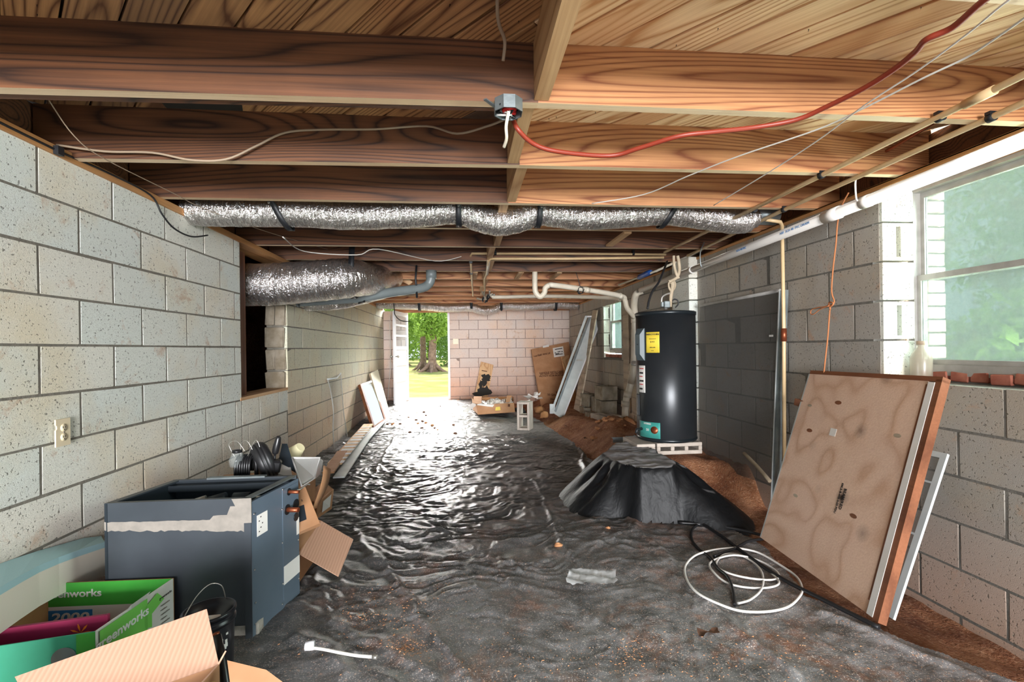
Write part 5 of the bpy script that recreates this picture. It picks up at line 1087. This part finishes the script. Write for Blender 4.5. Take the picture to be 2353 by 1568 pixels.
obj('arrow_print', MB().prism([on_quad(rp, u, v) + nR * .0052 for u, v in ((.56, .55), (.66, .50), (.66, .70), (.84, .80), (.74, .96), (.56, .86))], nR * .0006), 'green_light', gb)
TT_ = frame(on_quad(rp, .30, .80) + nR * .0066, on_quad(rp, .6, .62) - on_quad(rp, .3, .62), (0, 0, 1)); text('greenworks', .045, 'ink_white', gb, TT_, bold=.0009, sx=1.05)
TT_ = frame(on_quad(rp, .86, .84) + nR * .0062, on_quad(rp, .9, .62) - on_quad(rp, .8, .62), (0, 0, 1)); text('greenworks', .014, 'ink', gb, TT_)
for k in range(7): obj('lettering', MB().prism([on_quad(rp, u, v) + nR * .0055 for u, v in ((.80, .70 - .07 * k), (.92 - .04 * (k % 2), .70 - .07 * k), (.92 - .04 * (k % 2), .715 - .07 * k), (.80, .715 - .07 * k))], nR * .0004), 'unit_tape', gb)
obj('round_seal', MB().lathe([(0, 0), (.034, 0), (.034, .001), (0, .001)], (0, 0, 0), 22, T=qframe(fp, .80, .72, .002)), 'grey_pipe', gb); obj('torn_corner', MB().prism(sub(fp, .88, 1, .55, 1, .002), Vector((0, -.0006, 0))), 'green_print', gb)
# burgundy inner carton panel and flap
q0 = onZ(247, 1414, gz + .005); q1 = onZ(-60, 1455, gz + .0); bpq = [fl(q1, .06), fl(q0, .06), q0, q1]; bc_ = obj('burgundy_carton', MB().prism(bpq, (0, .012, 0)), 'burgundy', label='flat burgundy carton with orange flower prints standing inside the green carton', cat='carton')
for u, v in ((.38, .62), (.92 - .13, .80)):
    T = qframe(bpq, u, v, .0014); b = MB()
    for k in range(7):
        a = k * 2 * PI / 7; b.add([T @ Vector((0, 0, 0)), T @ Vector((.022 * math.cos(a - .16), .022 * math.sin(a - .16), 0)), T @ Vector((.034 * math.cos(a), .034 * math.sin(a), 0)), T @ Vector((.022 * math.cos(a + .16), .022 * math.sin(a + .16), 0))], [(0, 1, 2, 3)])
    obj('flower_print', b, 'orange_print', bc_)
fq = [onZ(262, 1438, .24), onZ(300, 1424, .24), onZ(345, 1360, .32), onZ(300, 1392, .32)]; obj('paper_flap', MB().prism(fq, (0, .004, 0)), 'white_paper', label='white paper sheet with a burgundy edge poking out of the green carton', cat='paper')
# plain carton at the bottom edge
nb = empty('cardboard_box', (-.9, 1.2, .04), 'plain brown cardboard box with raised flaps at the bottom left edge of the view', 'cardboard box')
A_1 = onY(475, 1400, 1.42); C_1 = onY(503, 1528, 1.36); A_0 = onY(130, 1522, 1.34); C_0 = onY(300, 1600, 1.30)
quad('flap', [C_0 + (C_0 - C_1) * .9, C_1, A_1, A_0 + (A_0 - A_1) * .25], 'corrugated', nb)
zb = C_1.z; K = [Vector((C_1.x, C_1.y, zb)), Vector((C_1.x - .03, .95, zb)), Vector((-1.35, .95, zb)), Vector((-1.35, C_1.y - .06, zb))]
for i in range(4): quad('side', [fl(K[i], .04), fl(K[(i + 1) % 4], .04), K[(i + 1) % 4], K[i]], 'cardboard', nb)
quad('bottom', [fl(k, .045) for k in K], 'cardboard', nb)
s0 = onY(522, 1518, 1.34); quad('flap', [onY(545, 1700, 1.22), onY(760, 1650, 1.25), onY(612, 1540, 1.30), s0], 'cardboard', nb); quad('flap', [fl(K[0], zb) , K[0] + Vector((-.02, -.25, .0)), K[0] + Vector((.06, -.25, .03)), K[0] + Vector((.02, -.0, .035))], 'corrugated', nb)
yb_ = onY(480, 1606, 1.27); obj('yellow_ball', MB().lathe([(.035 * math.sin(PI * k / 10), .035 * -math.cos(PI * k / 10)) for k in range(11)], yb_, 18), 'yellow', label='yellow round object inside the plain cardboard box', cat='toy')
# bucket
bk = onY(476, 1405, 1.68); bt_ = bk.z; br_ = .078; BX, BY = bk.x, 1.69
bu = empty('paint_bucket', (BX, BY, .045), 'black plastic bucket with a wire handle beside the air handler cabinet', 'bucket')
obj('bucket_body', MB().lathe([(0, .05), (br_ * .86, .05), (br_ * .97, bt_ - .045), (br_ * .97, bt_ - .04), (br_ * 1.03, bt_ - .04), (br_ * 1.03, bt_ - .03), (br_ * .98, bt_ - .028), (br_ * .98, bt_ - .014), (br_ * 1.04, bt_ - .012), (br_ * 1.04, bt_), (br_ * .96, bt_), (br_ * .93, bt_ - .02), (0, bt_ - .06)], (BX, BY, 0), 40), 'bucket', bu)
obj('wire_handle', MB().tube([Vector((BX - .07, BY - .03, bt_ - .02)), Vector((BX - .05, BY + .02, bt_ + .035)), Vector((BX - .02, BY + .05, bt_ + .062)), Vector((BX + .012, BY + .06, bt_ + .05)), Vector((BX + .02, BY + .07, bt_ - .0))], .0018, 6, 5), 'steel', bu)
obj('paper_scrap', MB().box((BX + .0, BY - .01, bt_ - .035), (.07, .05, .006), rot=(.2, .1, .3)), 'white_paper', bu)
for k in range(7):
    R = random.Random(k); a = -.5 + R.uniform(-.15, .15); z = R.uniform(.1, bt_ - .06); obj('paint_drip', MB().box((BX + math.cos(a) * br_ * .95, BY + math.sin(a) * br_ * .95, z), (.004, .008, R.uniform(.006, .02)), rot=(0, 0, a)), 'ink_white', bu)
fp_ = obj('foam_pipe', MB().tube([onY(497, 1462, 1.52), onY(508, 1510, 1.49), onY(519, 1580, 1.45), onY(530, 1700, 1.40)], .0135, 14), 'plastic_black', label='black foam-sleeved pipe leaning in front of the black bucket', cat='pipe'); obj('pipe_end', MB().tube([onY(496, 1455, 1.525), onY(497, 1463, 1.52)], .010, 12), 'copper', fp_)
# ------------------------------------------------------------------ junk pile behind the cabinet
jb_ = empty('cardboard_box', (-1.25, 2.95, .05), 'large worn cardboard box under the junk pile behind the air handler', 'cardboard box'); b = MB(); b.box((-1.27, 3.0, .22), (.56, .66, .34), rot=(0, 0, .12), bev=.01); obj('box_body', b, 'cardboard_dark', jb_); obj('box_lid', MB().box((-1.27, 3.0, .40), (.58, .68, .012), rot=(0, 0, .12)), 'cardboard', jb_)
y_ = 2.62
pj = lambda x, y, Y=y_: onY(x, y, Y)
hc_ = pj(566, 1066); b = MB(); hose = obj('ribbed_hose', MB().tube([hc_ + Vector((-.045, 0, -.06)), hc_ + Vector((-.04, 0, .03)), hc_ + Vector((.04, 0, .03)), hc_ + Vector((.05, 0, -.06))], .01, 8, 6), 'plastic_black', label='black ribbed plastic roll standing left of the black wheel', cat='hose')
for k in range(7): obj('rib', MB().tube([hc_ + Vector((-.035 + k * .0115, -.05, -.05)), hc_ + Vector((-.033 + k * .0115, -.045, .02)), hc_ + Vector((-.033 + k * .0115, 0, .045)), hc_ + Vector((-.033 + k * .0115, .05, .02)), hc_ + Vector((-.035 + k * .0115, .05, -.05))], .006, 7, 4), 'plastic_black', hose)
# wheel
wc = pj(606, 1062, 2.66); wz = empty('wheel', wc, 'black rubber wheel tipped on edge in the junk pile', 'wheel'); TW = Matrix.Translation(wc) @ Euler((0, 1.25, .55)).to_matrix().to_4x4()
prof = [(.045, -.035), (.085, -.042), (.1, -.034), (.107, -.02), (.109, -.012), (.105, -.010), (.110, -.006), (.112, 0), (.110, .006), (.105, .010), (.109, .012), (.107, .02), (.1, .034), (.085, .042), (.045, .035)]
obj('tire', MB().lathe(prof, (0, 0, 0), 40, T=TW), 'tire', wz); obj('rim', MB().lathe([(0, -.02), (.046, -.03), (.046, .03), (0, .02)], (0, 0, 0), 24, T=TW), 'galv', wz)
g0 = pj(545, 1052, 2.6); gl = empty('glass_jar', g0, 'small glass carafe with loose wire loops left of the black wheel', 'jar'); obj('jar_body', MB().lathe([(0, -.05), (.035, -.045), (.04, -.01), (.026, .022), (.02, .03)], g0, 18), 'glass', gl); obj('jar_lid', MB().lathe([(0, .026), (.024, .026), (.024, .04), (0, .042)], g0, 16), 'plastic_black', gl)
for k in range(3): obj('wire_loop', MB().tube([g0 + Vector((-.01 + .03 * k, 0, .0)), g0 + Vector((-.04 + .06 * k, 0, .07)), g0 + Vector((.0 + .05 * k, 0, .085)), g0 + Vector((.04 + .04 * k, 0, .03))], .0012, 5, 6), 'steel', gl)
tl = obj('tool_handle', MB().tube([pj(631, 1056), pj(632, 1045), pj(634, 1033), pj(637, 1020), pj(640, 1006), pj(641, 1003)], lambda t: .008 + .010 * math.sin(PI * min(1, t * 1.05)) if t > .2 else .006, 10, 4), 'plastic_black', label='black hand tool handle pointing up from the junk pile', cat='tool'); obj('tool_body', MB().box(pj(634, 1072), (.05, .05, .07), rot=(.1, .2, .3), bev=.01), 'plastic_black', tl)
# dark lid board leaning
q_ = [pj(640, 1060, 2.72), pj(680, 1085, 2.70), pj(660, 1020, 2.78), pj(648, 1020, 2.8)]; quad('dark_lid', q_, 'unit_dark', None, .012); o = bpy.data.objects['dark_lid']; tag(o, 'dark rounded lid leaning beside the upright tool handle', 'lid')
q_ = [pj(630, 1085, 2.66), pj(672, 1100, 2.64), pj(668, 1072, 2.74), pj(643, 1060, 2.74)]; quad('white_board', q_, 'print_white', None, .012); tag(bpy.data.objects['white_board'], 'white board scrap tucked below the dark lid', 'board')
lc = pj(680, 1038, 2.95); T = Matrix.Translation(lc) @ Euler((.5, .75, .3)).to_matrix().to_4x4()
obj('lampshade', MB().lathe([(.028, .045), (.05, -.04), (.052, -.045), (.05, -.047), (.026, .043)], (0, 0, 0), 28, T=T), 'lampshade', label='cream plastic cup-shaped shade on top of the junk pile', cat='lampshade')
# grey plastic bin tipped over
bn = empty('plastic_bin', pj(700, 1085, 2.7), 'pale grey plastic bin tipped on its side in the junk pile', 'bin')
e = [pj(672, 1053, 2.70), pj(735, 1052, 2.9), pj(722, 1100, 2.75), pj(693, 1118, 2.55)]; f = [pj(690, 1052, 2.9), pj(745, 1057, 3.0), pj(735, 1095, 2.9), pj(705, 1112, 2.75)]
b = MB(); b.add(e + f, [(0, 1, 2, 3), (4, 7, 6, 5), (0, 4, 5, 1), (1, 5, 6, 2), (2, 6, 7, 3), (3, 7, 4, 0)]); bo_ = obj('bin_body', b, 'plastic_grey', bn); md = bo_.modifiers.new('b', 'BEVEL'); md.width = .012; md.segments = 3
obj('bin_rim', MB().tube(e + [e[0]], .006, 6), 'plastic_grey', bn)
# curled cardboard flap
rows = []
for i in range(13):
    t = i / 12; xa = lerp(722, 757, t ** .8); ya = lerp(1160, 1062, t); rows.append([pj(lerp(718, 745, math.sin(t * PI / 2)), lerp(1172, 1070, t), 2.55 + .3 * t), pj(lerp(728, 760, math.sin(t * PI / 2)), lerp(1168, 1078, t), 2.75 + .3 * t)])
cf = obj('cardboard_flap', MB().ring(rows, closed=False), 'cardboard', label='tall curled brown cardboard piece beside the tipped grey bin', cat='cardboard'); cf.modifiers.new('s', 'SOLIDIFY').thickness = .005
q_ = [pj(683, 1225, 2.42), pj(735, 1203, 2.46), pj(697, 1108, 2.62), pj(683, 1112, 2.6)]; ib = quad('printed_carton', [q_[0], q_[1], q_[2], q_[3]], 'cardboard', None, .03); tag(ib, 'leaning brown carton panel with a small black printed mark right of the cabinet', 'carton')
T = qframe(q_, .52, .60, .002); text('IEC', .016, 'ink', ib, T, bold=.0006)
q2 = sub(q_, .02, .48, .18, .50, .0025); obj('dark_print', MB().prism(q2, (0, -.001, 0)), 'unit_dark', ib)
# box with the corrugated open flap
ob_ = empty('cardboard_box', pj(720, 1290, 2.4), 'crushed cardboard box with a broad ribbed flap lying right of the air handler', 'cardboard box')
a1, a2, a3, a4 = onZ(686, 1272, .20), onZ(778, 1325, .075), onZ(812, 1240, .10), onZ(738, 1197, .26)
quad('flap', [a1, a2, a3, a4], 'corrugated', ob_); quad('side', [fl(a1, .05), a1, a4 + Vector((-.03, 0, 0)), fl(a4, .05) + Vector((-.03, 0, 0))], 'cardboard_dark', ob_); quad('side', [Vector((a1.x - .14, a1.y, .06)), a1, a4, Vector((a4.x - .14, a4.y, .30))], 'cardboard', ob_)
quad('side', [fl(a1, .05), fl(a1, .05) + Vector((-.02, -.0, 0)), a1 + Vector((-.01, 0, 0)), a1], 'cardboard', ob_)
qx = [onZ(725, 1195, .08), onZ(762, 1170, .06), onZ(767, 1125, .20), onZ(728, 1160, .22)]; bx2 = empty('cardboard_box', qx[0], 'small brown carton with a white printed label behind the crushed box', 'cardboard box'); quad('front', qx, 'cardboard', bx2, .01)
obj('label_print', MB().prism(sub(qx, .35, .85, .2, .85, .0016), (0, -.0006, 0)), 'white_paper', bx2); quad('top', [qx[3], qx[2], qx[2] + Vector((-.12, .16, .02)), qx[3] + Vector((-.12, .16, .02))], 'cardboard_dark', bx2); quad('side', [qx[0], qx[3], qx[3] + Vector((-.12, .16, .02)), qx[0] + Vector((-.12, .16, 0))], 'cardboard_dark', bx2)
# mouldings along the wall foot
def strip(a, c, w_, t, mt, lab, nm='trim_board', par=None):
    a, c = Vector(a), Vector(c); d = (c - a); n_ = Vector((d.y, -d.x, 0)).normalized(); o = obj(nm, MB().prism([a, c, c + n_ * w_, a + n_ * w_], (0, 0, t)), mt, par, lab); o['category'] = 'board'; return o
fb = strip(onZ(752, 1070, .13), onZ(836, 978, .13), .13, .02, 'wood_pine', 'pinkish packaged floor planks with white bands lying along the left wall')
A5, B5 = onZ(752, 1070, .152), onZ(836, 978, .152); dd = B5 - A5; nn_ = Vector((dd.y, -dd.x, 0)).normalized()
for k in range(12):
    t = .03 + k * .08; t2 = t + (.03 if k % 3 else .045); obj('white_band', MB().prism([A5 + dd * t, A5 + dd * t2, A5 + dd * t2 + nn_ * .13, A5 + dd * t + nn_ * .13], (0, 0, .0015)), 'print_white', fb)
strip(onZ(765, 1100, .08), onZ(850, 985, .07), .10, .012, 'alu_white', 'wide pale grey board on the floor beside the banded planks'); strip(onZ(757, 1062, .12), onZ(882, 968, .06), .025, .012, 'white_paint', 'thin white moulding strip, nearer the wall, on the floor left'); strip(onZ(790, 1068, .07), onZ(885, 966, .07), .03, .012, 'white_paint', 'thin white moulding strip, farther from the wall, on the floor left')
strip(onZ(740, 1090, .14), onZ(775, 1040, .14), .10, .015, 'cardboard', 'short brown board at the near end of the banded planks')
# bent window screen on the wall
XS = XL + .05
sc_ = empty('bent_screen', onX(775, 1030, XS), 'bent window screen with a kinked white frame leaning on the left wall', 'window screen')
lft = [onX(753, 872, XS), onX(760, 900, XS), onX(766, 945, XS + .03), onX(765, 985, XS + .05), onX(768, 1035, XS + .10)]; rgt = [onX(783, 858, XS), onX(786, 900, XS), onX(790, 950, XS), onX(797, 995, XS + .02), onX(800, 1012, XS + .04)]
obj('frame_rail', MB().tube(lft, .007, 6, 4), 'alu', sc_); obj('frame_rail', MB().tube(rgt, .006, 6, 4), 'alu', sc_); obj('frame_rail', MB().tube([lft[0], onX(774, 869, XS), rgt[0]], .010, 6), 'alu_white', sc_)
obj('mesh', MB().ring([lft, rgt], closed=False), 'screen', sc_)
# framed mirror and board
def lean(px4, nm, lab, cat, face, fr, bd):
    q_ = planar(px4); root = empty(nm, q_[0], lab, cat); n_ = (q_[1] - q_[0]).cross(q_[3] - q_[0]).normalized(); n_ = n_ if n_.dot(O_ - q_[0]) > 0 else -n_
    obj('back', MB().prism(q_, -n_ * .03), fr, root)
    if bd:
        for (u0, u1, v0, v1) in ((0, bd, 0, 1), (1 - bd, 1, 0, 1), (bd, 1 - bd, 0, bd * .5), (bd, 1 - bd, 1 - bd * .5, 1)): obj('frame_rail', MB().prism([on_quad(q_, u0, v0), on_quad(q_, u1, v0), on_quad(q_, u1, v1), on_quad(q_, u0, v1)], n_ * .012), 'white_paint' if v1 == 1 and v0 else fr, root)
    obj('face', MB().prism([on_quad(q_, u, v) for u, v in ((bd, bd * .5), (1 - bd, bd * .5), (1 - bd, 1 - bd * .5), (bd, 1 - bd * .5))], n_ * .004), face, root); return root
lean([onZ(858, 986, .06), onZ(886, 966, .06), onX(856, 874, XL + .04), onX(826, 884, XL + .04)], 'mirror', 'brown-framed mirror leaning on the left wall in front of the cream board', 'mirror', 'mirror', 'wood_stud', .10)
lean([onZ(882, 966, .07), onZ(897, 957, .07), onX(868, 850, XL + .04), onX(851, 858, XL + .04)], 'cream_board', 'narrow cream shelf board leaning on the left wall beyond the mirror', 'board', 'mdf', 'wood_old', 0)

# ================================================================== FAR END
# switch plate
c_ = onY(1047, 785, YB - .012); T = frame(c_, (1, 0, 0), (0, 0, 1)); sw = obj('switch_plate', MB().box((0, 0, 0), (.115, .115, .008), T=T, bev=.003), 'ivory', label='ivory double switch plate on the back wall beside the door', cat='switch plate')
for dx in (-.023, .023): obj('toggle', MB().box((dx, 0, .008), (.014, .03, .012), T=T), 'ivory', sw)
# big flattened carton with label
Pq = planar([onY(1244, 938, 9.25), onY(1330, 948, 9.3), onY(1307, 786, 9.9), onY(1221, 803, 9.9)])
bc = quad('flat_carton', Pq, 'cardboard', None, .035); tag(bc, 'huge brown appliance carton leaning against the back wall', 'carton')
obj('shipping_label', MB().prism(sub(Pq, .55, .83, .80, .95), (0, -.001, 0)), 'white_paper', bc)
for k, (u0, u1, v0) in enumerate(((.60, .80, .915), (.58, .62, .86), (.66, .74, .87), (.76, .80, .865), (.59, .79, .83), (.60, .7, .845))): obj('lettering', MB().prism(sub(Pq, u0, u1, v0, v0 + .012, .0035), (0, -.0005, 0)), 'ink', bc)
lf = [onY(1296, 832, 9.75), onY(1310, 828, 9.75), onY(1309, 818, 9.8), onY(1292, 822, 9.8)]
for s_, u, v, sz in (('THIS SIDE UP', .30, .875, .05), ('CARTON', .12, .865, .04), ('HANDLE WITH CARE', .42, .57, .055), ('DO NOT LAY ON SIDE', .42, .545, .05), ('PROTECT FROM MOISTURE', .42, .515, .045), ('50 GAL', .34, .22, .06), ('KEEP DRY', .62, .26, .06), ('FRAGILE', .40, .15, .05)):
    T = qframe(Pq, u, v, .003); text(s_, sz, 'ink_brown', bc, T, bold=.0015)
obj('carton_tape', MB().prism(sub(Pq, .30, .46, .985, 1.02, .002), (0, -.002, 0)), 'white_paper', bc)
q_ = [onY(1303, 870, 9.5), onY(1312, 880, 9.5), onY(1307, 816, 9.7), onY(1290, 820, 9.7)]; yp = quad('wood_plank', q_, 'wood_pine', None, .03); tag(yp, 'short yellowish plank propped against the huge carton', 'plank')
# stained plank against the back wall
Sq = [onY(1091, 912, 9.8), onY(1121, 912, 9.8), onY(1134, 839, 10.08), onY(1105, 831, 10.08)]
spk = quad('stained_board', Sq, 'wood_pine', None, .02); tag(spk, 'pale board with a black scorch stain leaning on the back wall', 'board')
R = random.Random(4); T = qframe(Sq, .5, .28, .003)
for (u, v, rx, ry) in ((.62, .55, .10, .07), (.45, .60, .06, .05), (.55, .42, .06, .12), (.62, .13, .16, .10), (.35, .08, .14, .08), (.8, .2, .07, .10), (.3, .35, .04, .10), (.75, .6, .06, .06)):
    Tk = qframe(Sq, u, v, .002 + .0004 * R.random()); obj('scorch_mark', MB().add([Tk @ Vector((math.cos(a * .524) * rx * R.uniform(.6, 1.2), math.sin(a * .524) * ry * R.uniform(.6, 1.2), 0)) for a in range(12)], [tuple(range(12))]), 'stain_black', spk)
obj('crack', MB().prism(sub(Sq, .18, .6, .74, .765, .002), (0, -.001, 0)), 'ink_brown', spk)
# open carton on the sheet
Yc = 7.9
c0, c1, c2, c3 = onY(1098, 953, Yc), onY(1183, 947, Yc), onY(1181, 926, Yc), onY(1095, 931, Yc); dY = Vector((.05, .62, .0))
oc = empty('open_carton', c0, 'open brown carton full of pale crumpled packing near the back door', 'carton')
quad('front', [c0, c1, c2, c3], 'cardboard', oc, -.006); quad('left', [c0, c0 + dY + Vector((-.12, 0, 0)), c3 + dY + Vector((-.12, 0, .06)), c3], 'cardboard', oc); quad('right', [c1, c1 + dY, c2 + dY + Vector((0, 0, .04)), c2], 'cardboard_dark', oc); quad('back', [c0 + dY + Vector((-.12, 0, 0)), c1 + dY, c2 + dY + Vector((0, 0, .04)), c3 + dY + Vector((-.12, 0, .06))], 'cardboard_dark', oc); quad('bottom', [c0, c1, c1 + dY, c0 + dY], 'cardboard_dark', oc)
e0 = c3; quad('flap', [onY(1064, 946, Yc), onY(1074, 948, Yc), onY(1097, 930, Yc), onY(1086, 926, Yc + .1)], 'print_white', oc); quad('flap', [onY(1086, 926, Yc), onY(1106, 931, Yc), onY(1107, 911, Yc + .5), onY(1089, 911, Yc + .5)], 'cardboard', oc); quad('flap', [c3, onY(1132, 936, Yc - .06), onY(1136, 930, Yc), onY(1098, 929, Yc)], 'print_white', oc); quad('flap', [onY(1162, 925, Yc + .1), onY(1171, 925, Yc + .1), onY(1176, 909, Yc + .2), onY(1165, 909, Yc + .2)], 'cardboard', oc)
obj('yellow_label', MB().prism([onY(1138, 944, Yc - .01), onY(1150, 943, Yc - .01), onY(1149, 935, Yc - .01), onY(1139, 936, Yc - .01)], (0, -.001, 0)), 'yellow', oc); obj('handle_hole', MB().prism([onY(1167, 935, Yc - .009), onY(1172, 935, Yc - .009), onY(1172, 929, Yc - .009), onY(1167, 929, Yc - .009)], (0, -.001, 0)), 'ink_brown', oc)
vs, fs = [], []; R2 = np.random.RandomState(2)
for k in range(160):
    p = c3.lerp(c2, R2.uniform(.06, .94)) + dY * R2.uniform(.05, .95) + Vector((0, 0, R2.uniform(-.05, .02))); b0 = len(vs)
    for j in range(4): vs.append(tuple(p + Vector(R2.uniform(-.045, .045, 3).tolist())))
    fs += [(b0, b0 + 1, b0 + 2), (b0, b0 + 2, b0 + 3)]
obj('packing_scraps', MB().add(vs, fs), 'print_white', label='pale crumpled packing scraps inside the open carton', cat='packing', kind='stuff')
# standing hollow block
fb0, fb1, ft = onY(1196, 990, 6.35), onY(1222, 990, 6.35), onY(1193, 925, 6.35)
w6 = fb1.x - fb0.x + .02; h6 = ft.z - fb0.z
cblock(((fb0.x + fb1.x) / 2, 6.35 + .10, (ft.z + fb0.z) / 2), (w6, .19, h6), -.42, 'clay_block', 'hollow concrete block standing on end on the sheet, two openings showing', 2, 'V', wall=.03)
# torn paper heap behind the block
for k, (px, py, Y, s_) in enumerate(((1222, 912, 8.4, .11), (1232, 908, 8.5, .10), (1205, 925, 8.2, .10), (1214, 918, 8.2, .12), (1238, 916, 8.3, .08))):
    R = random.Random(k + 50); p = onY(px, py, Y); pts_ = [p + Vector((R.uniform(-s_, s_), R.uniform(-s_, s_), R.uniform(-s_ * .6, s_ * .6))) for _ in range(6)]
    obj('torn_paper', MB().add(pts_, [(0, 1, 2), (0, 2, 3), (0, 3, 4), (0, 4, 5)]), 'white_paper', label='torn white cardboard scrap heaped behind the standing hollow block', cat='cardboard scrap', group='torn scraps behind the standing block')
for k, (px, py, r) in enumerate(((1200, 935, .07), (1240, 935, .10), (1188, 932, .06), (1250, 945, .08))):
    p = onZ(px, py + 12, .12); b = MB().lathe([(0, -r * .5), (r, -r * .3), (r * .8, r * .5), (0, r * .7)], (p.x, p.y, .10 + r * .4), 8); R = random.Random(k); b.v = [(x + R.uniform(-.3, .3) * r, y + R.uniform(-.3, .3) * r, z + R.uniform(-.2, .2) * r) for x, y, z in b.v]
    obj('dark_rubble', b, 'black_metal' if k % 2 == 0 else 'cardboard_dark', label='dark lump of rubbish by the standing hollow block', cat='rubbish', group='dark rubbish by the standing block')
# leaning aluminium panel
YD = 8.0; A0, A1, A2_, A3 = onY(1266, 946, YD - .15), onY(1294, 965, YD - .25), onY(1386, 727, YD + .1), onY(1345, 727, YD + .1)
dq = planar([A0, A1, A2_, A3]); dp = empty('storm_door', A0, 'long pale aluminium storm door panel leaning diagonally toward the far right corner', 'storm door')
nD = (A1 - A0).cross(A3 - A0).normalized(); nD = nD if nD.dot(O_ - A0) > 0 else -nD
for (u0, u1, v0, v1, mt) in ((0, .14, 0, 1, 'alu_white'), (.93, 1, 0, 1, 'white_paint'), (.14, .93, 0, .02, 'alu_white'), (.14, .93, .985, 1, 'white_paint'), (.22, .36, .02, .985, 'galv')): obj('frame_rail', MB().prism([on_quad(dq, u0, v0), on_quad(dq, u1, v0), on_quad(dq, u1, v1), on_quad(dq, u0, v1)], nD * .025), mt, dp)
obj('panel', MB().prism([on_quad(dq, .36, .02), on_quad(dq, .93, .02), on_quad(dq, .93, .985), on_quad(dq, .36, .985)], nD * .006), 'alu_white', dp, 'ribbed pale panel'); hx_ = obj('latch', MB().box(on_quad(dq, .62, .55) + nD * .02, (.10, .02, .03)), 'steel', dp); obj('foot', MB().box(on_quad(dq, .02, .03), (.09, .05, .16)), 'alu_white', dp)
q_ = [onY(1336, 930, 8.8), onY(1350, 930, 8.8), onY(1374, 713, 8.3), onY(1360, 716, 8.3)]
q_ = [onZ(1318, 940, .15), onZ(1330, 946, .15), onX(1372, 713, XR - .06), onX(1362, 713, XR - .06)]; quad('leaning_plank', q_, 'wood_old', None, .02); tag(bpy.data.objects['leaning_plank'], 'grey wooden plank leaning behind the diagonal storm door panel', 'plank')
for k in range(26):
    R = random.Random(k + 9); p = onZ(R.uniform(870, 1060), R.uniform(925, 985), .12); s_ = R.uniform(.015, .04); z = th(p.x, p.y) + .008
    if p.x < XL + .1: continue
    obj('dirt_clod', MB().lathe([(0, -s_ * .4), (s_ * .8, -s_ * .1), (s_ * .5, s_ * .4), (0, s_ * .5)], (p.x, p.y, z), 6), 'leaf_dry' if k % 3 else 'clay', label='small clod of debris on the sheet near the back door', cat='debris', group='debris clods near the back door')
